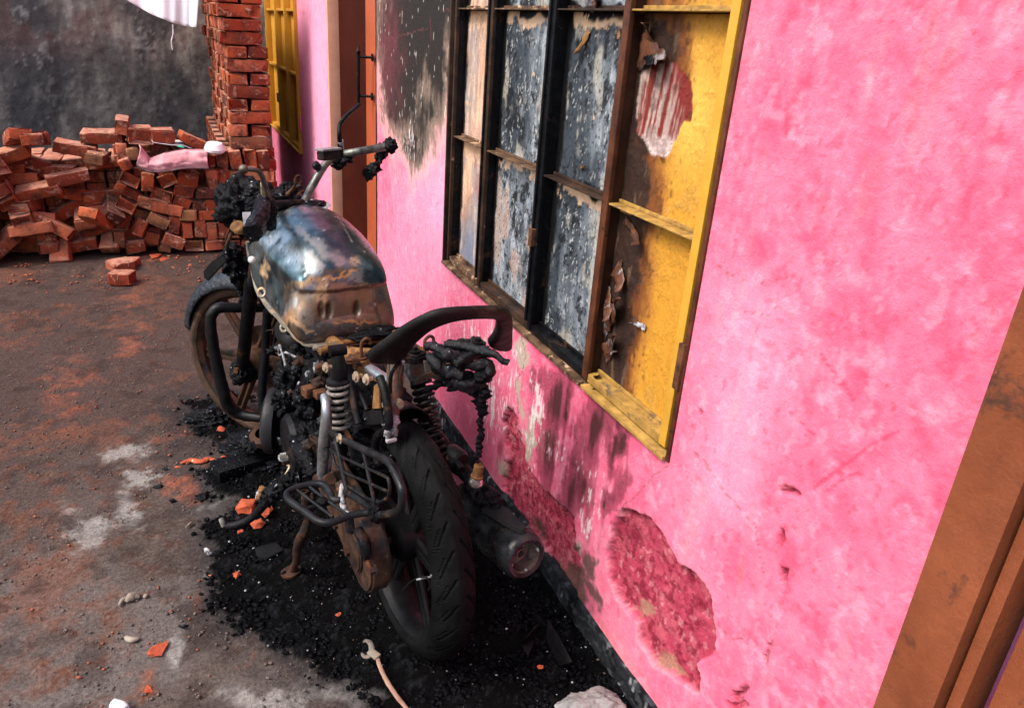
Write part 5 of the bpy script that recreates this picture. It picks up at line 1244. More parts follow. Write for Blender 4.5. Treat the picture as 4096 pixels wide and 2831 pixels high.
# --- foot pegs and levers lying over the char
q6 = lambda x, y: (422.8+x*.2826, 958.3+y*.2826)
pg = bt('foot_peg', [bl(*q6(905, 430), W=.27), bl(*q6(830, 445), W=.265), bl(*q6(740, 490), W=.25), bl(*q6(660, 560), W=.22), bl(*q6(610, 610), W=.19)], [.020, .025, .027, .025, .017], char, jit=.5, seed=5, n=22, sm=8)
bt('centre_stand_bar', [bl(*q6(640, 590), W=.19), bl(*q6(570, 680), W=.145), bl(*q6(500, 745), W=.11), bl(*q6(400, 792), W=.085), bl(*q6(285, 808), W=.07)], [.015, .013, .012, .0125, .011], soot, n=14, jit=.1)
bt('bar_tip', [bl(*q6(290, 802), W=.075), bl(*q6(278, 770), W=.09), bl(*q6(265, 742), W=.10)], [.008, .008, .007], pbr('grey_tip', (.12, .11, .10), (.25, .24, .22), 30, .7), sm=2)
blump('rag', bl(*q6(615, 555), W=.21), (.018, .022, .03), rust_yel, 63, .6, 2, 4, .5); blump('rag', bl(*q6(585, 560), W=.20), (.014, .014, .02), ashy, 64, .7)
bt('spring_wire', [bl(*q6(680, 455), W=.25), bl(*q6(735, 450), W=.25), bl(*q6(770, 410), W=.26), bl(*q6(808, 350), W=.28), bl(*q6(812, 325), W=.285), bl(*q6(792, 325), W=.285)], .0038, bolt_m, sm=6)
bt('spring_coil', [bl(*q6(665, 470), W=.25), bl(*q6(700, 440), W=.262), bl(*q6(705, 460), W=.25), bl(*q6(715, 435), W=.262)], .004, bolt_m, sm=4)
pb = bl(*q6(775, 260), W=.27)
gp_ = MB().slab([bl(*q6(a, b), W=.27) for a, b in ((722, 250), (742, 232), (800, 222), (822, 244), (828, 270), (740, 285), (724, 272))], (0, .2, 1), .012, .003).build('gear_pedal', ashy, bike)
for k in range(7):
    a = q6(735+k*12, 235-k*1.5); b = q6(742+k*12, 272-k*.8); MB().tube([bl(*a, W=.278), bl(*b, W=.278)], .0016, 6, 1).build('tread_rib', MATS['dirty_steel'], gp_)
bt('pedal_stem', [bl(*q6(768, 285), W=.262), bl(*q6(770, 312), W=.25)], [.007, .004], rust, sm=1)
# hand-bent loop, frame bracket by the peg
bt('bracket_loop', [bl(*q6(920, 415), W=.28), bl(*q6(1000, 395), W=.285), bl(*q6(1020, 450), W=.27), bl(*q6(1010, 470), W=.265)], .004, soot, sm=2)
# --- engine and lower frame
eng = empty('engine', Vector((0, 0, 0)), None, None); eng.parent = bike
def ep(name, mb, mat, **k): return mb.build(name, mat, eng, **k)
ep('crankcase', MB().box(V3(.66, .0, .27), (.36, .20, .20), Euler((0, -.12, 0)), .035), soot)
ep('crankcase', MB().lathe([(0, 0), (0, .085), (.02, .10), (.09, .102), (.105, .09), (.11, 0)], V3(.56, .07, .30), (0, 1, 0), 40), soot)
ep('alternator_cover', MB().lathe([(0, 0), (0, .108), (.02, .112), (.032, .108), (.042, .085), (.044, 0)], bl(628, 948, l=.150)+V3(0, 0, 0), (.42, .9, .05), 48), pbr('smooth_burnt_cover', (.010, .010, .012), (.024, .024, .027), 8, .5, .0, .0008, 80))
ep('cover_bolt', MB().hexbolt(bl(683, 962, W=.36), (0, 1, .2), .009, .01), soot); ep('cover_bolt', MB().hexbolt(bl(570, 1008, W=.2), (0, 1, .2), .012, .01), soot)
fins = MB()
for k in range(9): fins.box(V3(.80+k*.008, 0, .40+k*.019), (.17, .19, .006), Euler((0, .38, 0)), .002)
ep('cylinder_fins', fins, soot); ep('cylinder', MB().box(V3(.84, 0, .47), (.12, .13, .22), Euler((0, .38, 0)), .02), soot)
ep('cylinder_head', MB().lump(V3(.86, .0, .60), (.09, .10, .06), 71, .3, 1.6, 4, .3), char, ang=180)
ep('charred_crust', MB().lump(bl(650, 862, l=.12), (.062, .045, .075), 72, .5, 2.2, 5, .5), char, ang=180)
ep('charred_crust', MB().lump(bl(668, 830, l=.10), (.05, .04, .045), 73, .6, 2.2, 5, .5), char, ang=180)
ep('charred_crust', MB().lump(bl(640, 905, l=.14), (.05, .04, .05), 74, .5, 2.2, 5, .5), char, ang=180)
ep('charred_crust', MB().lump(bl(692, 905, l=.12), (.05, .04, .06), 75, .5, 2.2, 5, .4), char, ang=180)
ep('charred_crust', MB().lump(bl(702, 985, l=.13), (.055, .04, .05), 76, .5, 2.2, 5, .4), char, ang=180)
ep('charred_crust', MB().lump(bl(670, 1000, l=.12), (.06, .05, .05), 77, .6, 2.2, 5, .5), char, ang=180)
ep('charred_crust', MB().lump(bl(560, 840, l=.10), (.05, .05, .05), 78, .6, 2.0, 5, .4), char, ang=180)
ep('charred_hose', MB().tube([bl(712, 842, l=.12), bl(695, 860, l=.14), bl(680, 885, l=.14), bl(684, 905, l=.14)], [.012, .014, .013, .016], 16, 8, jit=.7, seed=4), char, ang=180)
ep('charred_crust', MB().lump(bl(718, 830, l=.11), (.016, .016, .02), 79, .7, 2.2, 4, .6), ashy, ang=180)
ep('swingarm_plate', MB().slab([bl(700, 945, l=.10), bl(712, 938, l=.10), bl(722, 950, l=.10), bl(724, 1010, l=.10), bl(722, 1060, l=.10), bl(706, 1010, l=.10), bl(698, 975, l=.10)], (0, 1, 0), .03, .006), rust_dk)
ep('charred_peg_bracket', MB().tube([bl(672, 990, l=.15), bl(688, 1020, l=.16), bl(700, 1050, l=.16), bl(708, 1072, l=.16)], [.028, .030, .024, .016], 24, 8, jit=.5, seed=9), char, ang=180)
ep('pale_rod', MB().tube([bl(684, 1042, l=.165), bl(694, 1074, l=.165)], .003, 8, 1), ashy)
ep('starter_block', MB().box(bl(696, 882, l=.16), (.035, .03, .028), Euler((0, .05, .2)), .004), rust)
ep('starter_block', MB().box(bl(722, 888, l=.14), (.03, .03, .020), Euler((0, .05, .1)), .003), rust)
ep('horn', MB().lathe([(0, 0), (0, .02), (.012, .045), (.016, .046), (.02, .03), (.012, .012), (.018, 0)], bl(656, 746, l=.13), (-.6, .7, .2), 36), blk)
ep('pale_terminal', MB().box(bl(700, 757, l=.12), (.012, .01, .014), None, .002), bolt_m)
ep('frame_gusset', MB().slab([bl(600, 790, l=.08), bl(650, 830, l=.08), bl(660, 870, l=.08), bl(610, 850, l=.08)], (0, 1, 0), .01, .002), rust_dk)
ep('dark_body', MB().lump(V3(.55, .02, .52), (.15, .10, .12), 81, .3, 1.6, 5, .3), char, ang=180)
ep('dark_body', MB().lump(V3(.72, .02, .64), (.14, .08, .07), 82, .3, 1.6, 5, .3), char, ang=180)
ep('kick_gear', MB().lathe([(0, .03), (0, .05), (.025, .052), (.03, .045), (.03, .03)], bl(600, 987, W=.12), (-.2, .3, 1), 40), rust_dk)
ep('sump_strap', MB().slab([bl(601, 996, l=.16), bl(640, 1003, l=.16), bl(660, 998, l=.16), bl(660, 1010, l=.16), bl(636, 1014, l=.16), bl(604, 1008, l=.16)], (0, 1, 0), .004, .001), rust_dk)
ep('charred_sump', MB().lump(bl(585, 995, W=.08), (.07, .08, .035), 83, .5, 2, 5, .5), char, ang=180)
fr([V3(.96, 0, .86), V3(.93, 0, .6), V3(.92, 0, .42)], .018, rust_dk); fr([V3(.95, 0, .86), V3(.75, .05, .72), V3(.45, .06, .68)], .018, soot)
fr([V3(.92, 0, .42), V3(.86, .05, .22), V3(.6, .08, .16), V3(.4, .08, .24)], .014, soot)
# --- crash guard at the front
cgp = [bl(603, 700, U=.93), bl(601, 740, U=.94), bl(598, 800, U=.95), bl(592, 860, U=.95), bl(592, 910, U=.95), bl(600, 945, U=.93), bl(612, 975, U=.88)]
bt('crash_guard', cgp, .0150, soot, n=16, sm=4)
bt('crash_guard', [bl(596, 694, U=1.06), bl(545, 694, U=1.06), bl(500, 693, U=1.06), bl(482, 702, U=1.06), bl(475, 722, U=1.06), bl(479, 770, U=1.06), bl(491, 830, U=1.06), bl(503, 880, U=1.06), bl(516, 915, U=1.06), bl(545, 935, U=1.05), bl(590, 942, U=1.0)], [.016, .016, .018, .018, .018, .019, .020, .021, .022, .020, .016], blk, n=18, sm=5, jit=.12)
blump('melted_caliper', bl(548, 835, U=1.18), (.05, .05, .055), seed=91, amp=.5, sub=5, fine=.4)
# --- exhaust
M0, M1 = bl(1186, 1258, W=.34), V3(.26, -.165, .29); md = (M1-M0).normalized()
ex = MB().lathe([(.000, .040), (-.003, .050), (.003, .057), (.02, .060), (.045, .061), (.05, .058), (.10, .061), (.30, .060), (.42, .048), (.50, .028), (.52, .02)], M0, md, 56)
muff_m = pbr('burnt_silencer', (.006, .006, .007), (.05, .052, .056), 12, .26, .6, .0007, 120, c3=(.10, .06, .045), sc3=8, th3=.58)
mfo = ex.build('silencer', muff_m, bike)
MB().lathe([(0, .052), (.006, .042), (.04, .038), (.042, .014), (.018, .0135), (.018, .010), (.05, .010), (.05, 0)], M0+md*.003, md, 36).build('silencer_end', pbr('rusty_end', (.06, .04, .035), (.26, .19, .16), 30, .6, .4, .002, 100), mfo)
for k in range(4):
    an = k*1.57+.6; a1 = md.orthogonal().normalized(); a2 = md.cross(a1)
    MB().hexbolt(M0+md*.010+(a1*math.cos(an)+a2*math.sin(an))*.040, -md, .004, .008, False).build('rivet', ashy, mfo)
bt('exhaust_pipe', [M1, V3(.45, -.15, .24), V3(.75, -.13, .18), V3(.93, -.10, .25), V3(.97, -.05, .42)], .019, soot, sm=6)
hs = MB().slab([bl(1090, 1120, W=.40), bl(1112, 1128, W=.40), bl(1150, 1150, W=.405), bl(1188, 1192, W=.405), bl(1178, 1205, W=.40), bl(1130, 1180, W=.40), bl(1085, 1150, W=.40)], (.1, -.3, 1), .010, .004).build('heat_shield', blk, mfo)
blump('melted_shield', bl(1105, 1122, W=.41), (.04, .028, .02), seed=95, amp=.6, fine=.4); blump('melted_shield', bl(1075, 1105, W=.41), (.05, .03, .025), seed=96, amp=.6)
MB().lathe([(0, 0), (0, .028), (.01, .034), (.05, .034), (.06, .028), (.06, 0)], bl(1040, 1045, U=.10), (1, .3, .1), 30).build('melted_peg', blk, bike)
blump('rusty_peg_end', bl(1016, 1034, U=.12), (.018, .022, .018), rust, 97, .5, 2, 4, .4)
bt('peg_arm', [bl(985, 985, U=.2), bl(1020, 1030, U=.14), bl(1060, 1080, U=.08), bl(1085, 1130, U=.02)], [.02, .022, .02, .02], soot, jit=.2)
bt('right_bar', [bl(975, 965, l=-.17), bl(1005, 1005, l=-.17), bl(1040, 1060, l=-.17)], .012, soot)

# --- grab rail: a moulded hoop, thick at the feet
def gr(x, y): return bl(x, y, n=(1, 0, 1.15), d=.93)
outer = [(829, 806), (832, 797), (862, 775), (900, 746), (940, 722), (975, 706), (1010, 699), (1060, 695), (1110, 695), (1138, 698), (1151, 706), (1155, 720), (1155, 750), (1154, 778), (1148, 781)]
inner = [(905, 808), (912, 802), (930, 775), (950, 755), (975, 736), (1005, 724), (1035, 717), (1070, 714), (1098, 713), (1112, 714), (1118, 722), (1118, 735), (1112, 755), (1100, 772), (1112, 778)]
V, F = [], []; nR = Vector((1, 0, 1.15)).normalized()
def dens(p, k=5): a, _ = smooth_path([Vector((*q, 0)) for q in p], [1]*len(p), k); return a
oo, ii = dens(outer), dens(inner); N = len(oo); SEC = 14
for i in range(N):
    a, b = gr(oo[i].x, oo[i].y), gr(ii[i].x, ii[i].y); m_ = (a+b)/2; hw_ = (a-b)/2; t = i/(N-1)
    th_ = .009+.006*abs(2*t-1)
    for k in range(SEC):
        an = 2*math.pi*k/SEC; cx, sx = math.cos(an), math.sin(an)
        cx = math.copysign(abs(cx)**.6, cx); sx = math.copysign(abs(sx)**.6, sx)
        V.append(tuple(m_+hw_*cx+nR*th_*sx))
for i in range(N-1):
    for k in range(SEC): F.append((i*SEC+k, i*SEC+(k+1) % SEC, (i+1)*SEC+(k+1) % SEC, (i+1)*SEC+k))
F.append(tuple(range(SEC))[::-1]); F.append(tuple((N-1)*SEC+k for k in range(SEC)))
gro = mesh_obj('grab_rail', V, F, pbr('burnt_rail_paint', (.004, .004, .004), (.012, .0117, .0114), 10, .5, .0, .0008, 150, c3=(.055, .04, .032), sc3=6, th3=.58, spots=(.5, .5, .5), spot_sc=120, spot_th=.73, spec=.16), bike, True); set_auto(gro, 50)
# mounting plates, bolts, melted tail
def tu(x, y, U=-.06): return bl(x, y, U=U)
MB().slab([bl(905, 800, W=.80), bl(928, 792, W=.80), bl(955, 795, W=.80), bl(966, 806, W=.79), bl(940, 815, W=.79), bl(905, 812, W=.79)], (0, 0, 1), .02, .004).build('rail_mount', soot, bike)
for (x, y, W_) in [(921, 780, .815), (934, 788, .81), (1015, 774, .815), (1038, 773, .82), (1077, 768, .83)]:
    MB().hexbolt(bl(x, y, W=W_), (0, 0, 1), .0085, .008).build('bolt', blk, bike)
tail_m = pbr('melted_tail_plastic', (.002, .0025, .003), (.012, .014, .018), 34, .3, 0, .004, 90, spots=(.40, .44, .50), spot_sc=45, spot_th=.66, c3=(.06, .03, .02), sc3=9, th3=.62, spec=.22)
tail = MB().lump(bl(1048, 797, W=.785), (.045, .078, .008), 101, .35, 1.8, 5, .3).build('tail_unit', tail_m, bike, ang=180)
def tl(name, pts, r, jit=.5, mat=tail_m, seed=0, n=18, sm=7):
    if name in ('melted_strip', 'melted_blob'): r = [q*.62 for q in r]
    return MB().tube(pts, r, n, sm, jit=jit, seed=seed).build(name, mat, tail, ang=180)
tl('melted_strip', [tu(958, 785, -.02), tu(975, 780, -.02), tu(1005, 800, -.05), tu(1030, 812, -.06), tu(1040, 822, -.08)], [.010, .018, .022, .02, .018], seed=1)
tl('melted_strip', [tu(1000, 776, .0), tu(1040, 780, -.02), tu(1075, 788, -.05), tu(1110, 797, -.10), tu(1130, 810, -.12), tu(1146, 819, -.13)], [.015, .018, .02, .014, .011, .013], .35, seed=2)
tl('melted_strip', [tu(1062, 766, .02), tu(1085, 785, -.02), tu(1060, 805, -.06), tu(1035, 815, -.08)], [.016, .018, .02, .016], seed=3)
tl('melted_strip', [tu(1095, 776, .01), tu(1070, 772, .02), tu(1040, 772, .02)], [.010, .014, .016], .3, seed=4)
tl('melted_strip', [tu(1040, 818, -.06), tu(1075, 825, -.08), tu(1097, 820, -.08), tu(1103, 840, -.09), tu(1092, 852, -.09)], [.016, .018, .02, .024, .018], .4, seed=5)
tl('melted_strip', [tu(970, 800, -.01), tu(985, 825, -.04), tu(1010, 838, -.05), tu(1045, 848, -.07)], [.018, .024, .03, .026], .4, seed=6)
tl('melted_blob', [tu(1020, 860, -.06), tu(1050, 868, -.08), tu(1078, 868, -.08), tu(1085, 885, -.08)], [.020, .026, .026, .020], .6, seed=7)
MB().lump(tu(1040, 858, -.06), (.022, .042, .022), 102, .4, 1.8, 5, .4).build('melted_blob', char, tail, ang=180)
MB().lump(tu(1000, 862, -.02), (.014, .03, .009), 103, .6, 2, 4, .4).build('melted_blob', char, tail, ang=180)
MB().lump(tu(1090, 848, -.09), (.02, .024, .016), 104, .4, 1.8, 4, .3).build('melted_blob', char, tail, ang=180)
for y0 in (0, 1, 2): tl('wire', [tu(940, 858+y0*4, .0), tu(965, 842+y0*3, -.02), tu(1000, 838+y0*2, -.04), tu(1030, 840, -.06)], .0022, .2, rust_dk, y0, 6, 5)
tl('wire', [tu(955, 882, .0), tu(985, 872, -.02), tu(1010, 866, -.03)], .005, .8, char, 9)
MB().slab([tu(955, 812, .0), tu(985, 826, .0), tu(1020, 850, .0), tu(1035, 875, .0), tu(1000, 865, .0), tu(960, 845, .0)], (1, 0, 0), .006, .001).build('tail_plate', MATS['dirty_steel'], tail)
dr = tl('drip', [tu(1085, 875, -.09), tu(1086, 905, -.09), tu(1085, 935, -.09), tu(1083, 965, -.09), tu(1082, 1000, -.09), tu(1076, 1030, -.09), tu(1076, 1042, -.09)], [.022, .012, .0085, .007, .007, .006, .004], 1.4, char, 11, 14, 16)
# dangling bulb in its socket
sk_ = MB().lathe([(0, 0), (0, .012), (.004, .013), (.028, .013), (.03, .016), (.034, .016), (.034, 0)], tu(1081, 1048, -.09), (.05, .12, -1), 20).build('bulb_socket', rust_yel, tail)
bu = MB().lathe([(.0, .009), (.006, .010), (.014, .0155), (.022, .0185), (.030, .0165), (.036, .010), (.039, 0)], tu(1077, 1069, -.09), (.05, .12, -1), 24).build('tail_bulb', glass_m, tail)

# ================================================================== DEBRIS
def shard(name, c, size, mat, seed, flat=.35, label=None, cat='brick piece', group=None, rz=0):
    """a broken, faceted piece standing on the ground"""
    r = random.Random(seed); bm = bmesh.new()
    for k in range(13):
        a = r.random()*6.28; z = r.random(); q = r.uniform(.6, 1)
        bm.verts.new((math.cos(a)*q, math.sin(a)*q*.75, z*flat*1.4*(1 if q < .85 else .6)))
    bmesh.ops.convex_hull(bm, input=bm.verts); bmesh.ops.delete(bm, geom=[v for v in bm.verts if not v.link_faces], context='VERTS')
    bmesh.ops.subdivide_edges(bm, edges=bm.edges[:], cuts=2, use_grid_fill=True)
    for v in bm.verts: v.co += noise.noise_vector(v.co*3+Vector((seed, 0, 0)))*.10
    bmesh.ops.scale(bm, vec=(size, size, size), verts=bm.verts)
    me = bpy.data.meshes.new(name); bm.to_mesh(me); bm.free(); me.materials.append(mat)
    me.polygons.foreach_set('use_smooth', [True]*len(me.polygons))
    o = bpy.data.objects.new(name, me); link(o); o.location = c; o.rotation_euler.z = rz; set_auto(o, 25)
    if label: tag(o, label, cat, group)
    return o
G1 = 'broken brick pieces on the alley floor'
for i, (x, y, sz, fl_, lb, z) in enumerate([
    (556, 1150, .040, .8, 'upright orange brick chunk behind the charred bar, largest of the orange pieces', .0),
    (604, 1157, .036, .55, 'flat orange brick flake right of the charred bar', .01),
    (580, 1182, .028, .7, 'orange brick chunk just below the charred bar', .0),
    (543, 1197, .016, .5, 'small orange chip left below the charred bar', .0),
    (532, 1293, .019, .6, 'orange brick nub on the black ash between the stand and the left edge', .0),
    (765, 1380, .016, .4, 'small orange chip alone on the black ash left of the rear tyre', .0),
    (639, 1321, .009, .5, 'tiny pink chip on the ash below the stand foot', .0),
    (496, 967, .030, .4, 'pale orange brick flake by the char heap under the front wheel', .0),
    (502, 1040, .030, .7, 'orange brick piece behind the black burnt slab', .0),
    (494, 1048, .012, .5, 'tiny orange chip left of the black burnt slab', .0),
    (362, 1462, .036, .35, 'flat red brick slab piece near the lower left of the alley floor', .0),
    (333, 1551, .018, .3, 'pink brick chip nearest the bottom left corner of the alley', .0),
    (348, 578, .06, .35, 'flat crushed brick fragments at the foot of the heap', .0),
    (368, 584, .04, .3, 'thin crushed brick flake right of the crushed fragments at the heap', .0),
    (400, 1050, .016, .3, 'small reddish chip among the leaves left of the ash', .0),
    (427, 1072, .012, .3, 'small red chip by the long reddish strip', .0)]):
    p = at(x, y, Z=.008); shard('brick_shard', (p.x, p.y, z), sz, redbit, 300+i, fl_, lb, 'brick piece', G1, i*1.3)
p = at(457, 1120, Z=.01); shard('charred_stone', (p.x, p.y, 0), .026, char, 340, .9, 'round charred stone at the left rim of the black ash', 'stone')
for i, (x, y, sz, lb) in enumerate([(390, 1128, .016, 'small dark stone on the orange dust left of the ash'), (372, 1056, .014, 'small black cinder left of the long reddish strip'), (355, 1096, .02, 'flat black cinder on the pale concrete patch at left')]):
    p = at(x, y, Z=.005); shard('cinder', (p.x, p.y, 0), sz, char, 350+i, .5, lb, 'cinder')
# char heap under the front wheel, burnt slab
for nm, x, y, r_, sd_, lb, ct in [('char_heap', 480, 942, (.10, .075, .04), 401, 'small heap of black char left of the front wheel', 'char'), ('char_heap', 560, 1003, (.10, .10, .035), 402, 'mound of black char under the crash guard', 'char'), ('char_heap', 640, 1025, (.12, .12, .03), 403, 'black char spread below the engine', 'char')]:
    p = at(x, y, Z=.01); o = MB().lump((0, 0, 0), r_, sd_, .5, 2.4, 5, .6).build(nm, char, None, ang=180); o.location = p; tag(o, lb, ct, 'mounds of char under the motorcycle')
p = at(545, 1045, Z=.03); o = MB().box((0, 0, 0), (.20, .085, .045), Euler((.1, .05, .35)), .008).build('burnt_slab', char); o.location = p; tag(o, 'long black burnt slab lying left of the gear pedal', 'slab')
p = at(680, 1300, Z=.01)
q = [at(x, y, Z=.012) for x, y in ((575, 1235), (622, 1222), (640, 1240), (600, 1262), (578, 1252))]; o = MB().slab([v-q[0] for v in q], (0, .1, 1), .006, .002).build('burnt_plate', blk); o.location = q[0]; tag(o, 'flat dark burnt plate on the ash below the crossed brick pieces', 'plate')
# reddish strip, twigs, leaves
def strip(name, pts, wd, mat, lb, ct, th_=.002, seed=0, group=None, up=.004):
    P3 = [at(x, y, Z=.008) for x, y in pts]; P3, _ = smooth_path(P3, [1]*len(P3), 6); V, F = [], []; N = len(P3)
    for i, p in enumerate(P3):
        t = (P3[min(i+1, N-1)]-P3[max(i-1, 0)]).normalized(); s_ = Vector((-t.y, t.x, 0)); k = i/(N-1); w_ = wd*math.sin(math.pi*min(.97, max(.06, k)))**.6
        for j in (-1, -.4, .4, 1): V.append(tuple(p-P3[0]+s_*w_*j/2+Vector((0, 0, up*(1-j*j)*math.sin(k*3.1)*2+.006*abs(noise.noise(Vector((k*5, j, seed))))))))
    for i in range(N-1):
        for j in range(3): F.append((i*4+j, (i+1)*4+j, (i+1)*4+j+1, i*4+j+1))
    o = mesh_obj(name, V, F, mat, None, True); m = o.modifiers.new('thick', 'SOLIDIFY'); m.thickness = th_; o.location = P3[0]; return tag(o, lb, ct, group)
strip('torn_strip', [(407, 1044), (430, 1037), (452, 1041), (472, 1034), (490, 1040)], .03, redbit, 'long reddish torn strip left of the burnt slab', 'strip', seed=1)
GL = 'dry leaves on the alley floor'
strip('dry_leaf', [(283, 1357), (292, 1350), (305, 1345), (316, 1347)], .028, leaf_m, 'pale curled dry leaf at the left edge of the alley floor', 'leaf', .0008, 2, GL, .008)
strip('dry_leaf', [(268, 1366), (276, 1354), (288, 1345)], .014, leaf_m, 'narrow dark leaf touching the pale curled leaf', 'leaf', .0008, 3, GL)
strip('dry_leaf', [(282, 1434), (296, 1442), (315, 1440)], .020, leaf_m, 'grey leaf below the pale curled leaf', 'leaf', .0008, 4, GL)
strip('dry_leaf', [(325, 1342), (333, 1345)], .018, leaf_m, 'small pale leaf scrap right of the curled leaf', 'leaf', .0008, 5, GL)
strip('dry_leaf', [(402, 1411), (415, 1414), (426, 1410)], .008, blk, 'thin black leaf lying on the grey floor', 'leaf', .0008, 6, GL)
strip('dry_leaf', [(418, 1190), (428, 1183), (436, 1178)], .009, leaf_m, 'thin leaf sliver left of the orange pieces', 'leaf', .0008, 7, GL)
strip('ash_flake', [(462, 1235), (472, 1246), (480, 1244)], .02, ashy, 'pale ash flake on the floor left of the burnt plate', 'ash flake', .001, 8)
o = MB().tube([at(255, 1586, Z=.02), at(274, 1594, Z=.02), at(283, 1600, Z=.02)], [.012, .014, .010], 16, 3).build('bottle_end', sheet_m); tag(o, 'white bottle end in the bottom left corner', 'bottle')
# strap with an open buckle ending
o = MB().tube([at(850, 1482, Z=.05), at(862, 1515, Z=.045), at(880, 1548, Z=.035), at(905, 1582, Z=.02), at(925, 1606, Z=.01), at(950, 1640, Z=.008)], .0055, 10, 6, flat=.5, jit=.2).build('strap', cable_m); tag(o, 'dusty brown strap with an open metal hook left of the rear tyre', 'strap')
hk = [at(822+12*math.cos(a)+4, 1462+18*math.sin(a), Z=.05) for a in np.linspace(-2.2, 2.6, 12)][::-1]
MB().tube(hk, [.003, .005, .006, .007, .0075, .0075, .0075, .007, .007, .006, .005, .003], 10, 2, flat=.5).build('hook', MATS['dirty_steel'], o)
MB().box(at(843, 1474, Z=.052), (.020, .032, .008), Euler((0, 0, .5)), .003).build('buckle', leaf_m, o)
# plastic bag at the bottom edge
pc = at(1330, 1612, Z=.05); o = MB().lump((0, 0, 0), (.085, .06, .05), 410, .35, 1.3, 5, .3).build('plastic_bag', plast_m, None, ang=180); o.location = pc; tag(o, 'crumpled translucent plastic bag at the foot of the wall, bottom edge', 'bag')
# scorched sheets leaning against the wall foot
for i, (pts, lb) in enumerate([([(1176, 1452), (1184, 1438), (1214, 1405), (1206, 1440), (1190, 1480)], 'dark scorched sheet standing behind the rear tyre, left of the pair'), ([(1236, 1396), (1262, 1440), (1290, 1492), (1262, 1500), (1232, 1440)], 'dark scorched sheet leaning at the foot of the wall, right of the pair')]):
    q = [at(x, y, Z=.03+.05*(j in (1, 2))) for j, (x, y) in enumerate(pts)]
    o = MB().slab([v-q[0] for v in q], (q[1]-q[0]).cross(q[2]-q[0]), .003, .001).build('scorched_sheet', blk); o.location = q[0]; tag(o, lb, 'sheet', 'scorched sheets by the wall')
p = at(1218, 1505, Z=.02); shard('red_bit', (p.x, p.y, .02), .010, redbit, 361, .6, 'tiny red chip in the black ash by the wall foot', 'brick piece', G1)
# wire on the rear tyre
o = MB().tube([bl(905, 1335, U=-.20), bl(925, 1312, U=-.24), bl(950, 1300, U=-.29), bl(962, 1302, U=-.31), bl(970, 1318, U=-.315), bl(966, 1330, U=-.315)], .0022, 8, 5).build('tyre_wire', soot, bike)
o = MB().tube([bl(940, 1306, U=-.28), bl(968, 1300, U=-.312), bl(972, 1296, U=-.312)], .002, 8, 5).build('tyre_wire', ashy, bike)

# cinders and grit, scattered by the thousand over the burnt patch and the floor
def grit(name, n, mask, s0, s1, mat, lb, seed, flat=.6, zoff=0):
    rs_ = np.random.RandomState(seed)
    xs = rs_.uniform(-.95, .90, n*6); ys_ = .75+(rs_.uniform(0, 1, n*6)**(1.6 if seed != 6 else .6))*(3.6 if seed != 6 else 4.45); Pq = np.stack([xs, ys_, xs*0], 1)
    k = mask(Pq, pix(Pq)) > rs_.uniform(0, 1, len(xs)); Pq = Pq[k][:n]; m = len(Pq)
    ico = bmesh.new(); bmesh.ops.create_icosphere(ico, subdivisions=1, radius=1); ico.verts.index_update()
    bv = np.array([v.co[:] for v in ico.verts]); bf = np.array([[v.index for v in f.verts] for f in ico.faces]); ico.free()
    sz = s0+(s1-s0)*rs_.uniform(0, 1, m)**3.2
    V = bv[None]*(1+rs_.uniform(-.42, .42, (m, len(bv), 1)))*sz[:, None, None]
    V[..., 0] *= rs_.uniform(.6, 1.3, (m, 1)); V[..., 2] *= flat
    a = rs_.uniform(0, 6.28, m); c_, s_ = np.cos(a)[:, None], np.sin(a)[:, None]
    X = V[..., 0]*c_-V[..., 1]*s_; Y = V[..., 0]*s_+V[..., 1]*c_
    V = np.stack([X+Pq[:, :1], Y+Pq[:, 1:2], V[..., 2]+.004+zoff+sz[:, None]*.1], 2).reshape(-1, 3)
    F = (bf[None]+(np.arange(m)*len(bv))[:, None, None]).reshape(-1, 3)
    o = mesh_obj(name, V, F, mat, None, False); return tag(o, lb, 'debris', kind='stuff')
def m_char(Pq, px_): return sst(-poly_sd(px_+(np.stack([fb(Pq, 9, 3)-.5, fb(Pq, 9, 5)-.5], 1))*90, CH), -45, 25)*sst(fb(Pq, 14, 501, 4), .38, .58)
def m_dirt(Pq, px_): return (1-.8*m_char(Pq, px_))*sst(fb(Pq, 7, 502, 4), .44, .60)
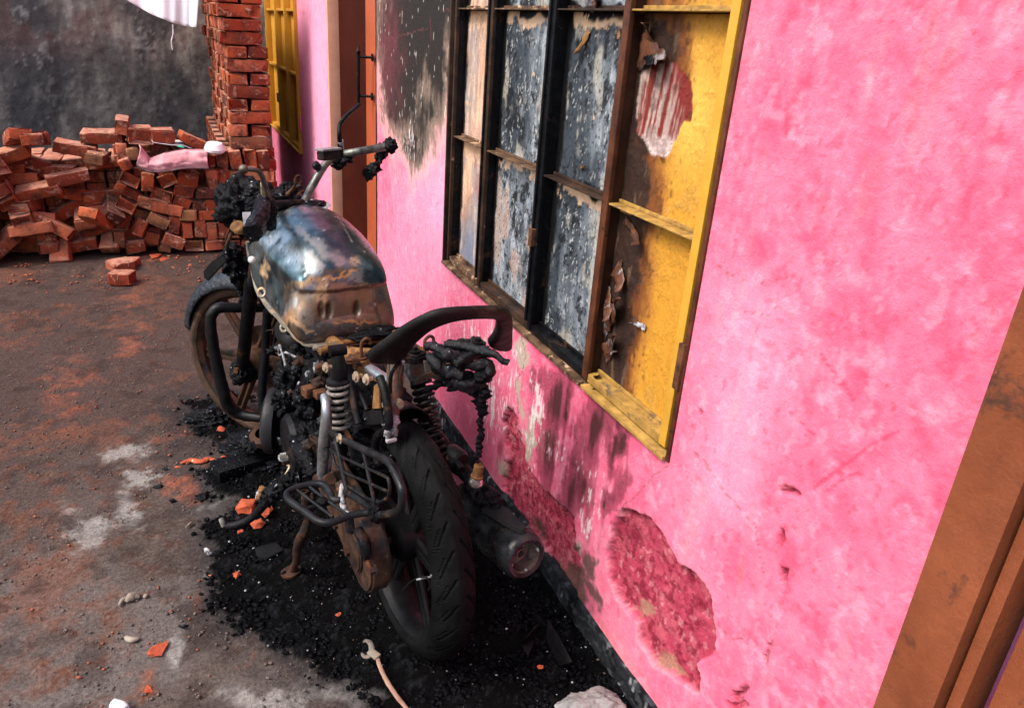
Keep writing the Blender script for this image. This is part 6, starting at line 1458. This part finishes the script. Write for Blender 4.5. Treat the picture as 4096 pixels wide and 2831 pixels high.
cinder_m = pbr('cinder', (.0012, .0012, .0015), (.005, .0055, .007), 60, .5, 0, .002, 150, spots=(.22, .24, .28), spot_sc=120, spot_th=.70, spec=.04)
grit('cinders', 34000, m_char, .0012, .0095, cinder_m, 'black cinders and crumbled char covering the burnt patch', 1)
grit('ash_flecks', 420, m_char, .0012, .0045, ashy, 'pale ash flecks strewn over the cinders', 2, .4, .006)
grit('grit', 9000, m_dirt, .0009, .0048, pbr('grit', (.05, .035, .03), (.18, .14, .12), 80, .9), 'grey brown grit on the alley floor', 3)
grit('brick_crumbs', 900, lambda a, b: m_dirt(a, b)*sst(b[:, 0], 620, 360), .0008, .006, pbr('crumb_clay', (.16, .05, .03), (.34, .11, .06), 40, .95), 'red brick crumbs on the left of the alley floor', 4)
grit('brick_rubble', 1600, lambda a, b: sst(a[:, 1], 4.2, 5.15)**2*sst(a[:, 0], .40, -.3)*sst(fb(a, 6, 520, 4), .42, .6), .0015, .013, MATS['crumb_clay'], 'red brick rubble and dust at the foot of the heap', 6)

# charred wiring and crumbs in the engine bay
rw = random.Random(5)
for k in range(26):
    p0 = V3(rw.uniform(.30, .95), rw.uniform(.02, .15), rw.uniform(.30, .66)); pts = [p0]
    for q in range(4): pts.append(pts[-1]+V3(rw.uniform(-.07, .07), rw.uniform(-.03, .035), rw.uniform(-.07, .05)))
    MB().tube(pts, rw.uniform(.002, .005), 7, 5, jit=.5, seed=k).build('charred_wire', rw.choice([soot, char, rust_dk, rust_dk, ashy]), eng)
for k in range(44):
    p0 = bl(rw.uniform(610, 730), rw.uniform(775, 1060), l=rw.uniform(.10, .165))
    MB().lump(p0, rw.uniform(.008, .022), 500+k, .6, 2, 3, .6).build('charred_crumb', rw.choice([char, char, char, rust_dk, rust_dk, tail_m, tail_m, ashy]), eng, ang=180)
for k in range(10):
    p0 = bl(rw.uniform(770, 870), rw.uniform(880, 1010), l=rw.uniform(.02, .08))
    MB().lump(p0, rw.uniform(.012, .028), 600+k, .6, 2, 3, .6).build('charred_crumb', char, eng, ang=180)
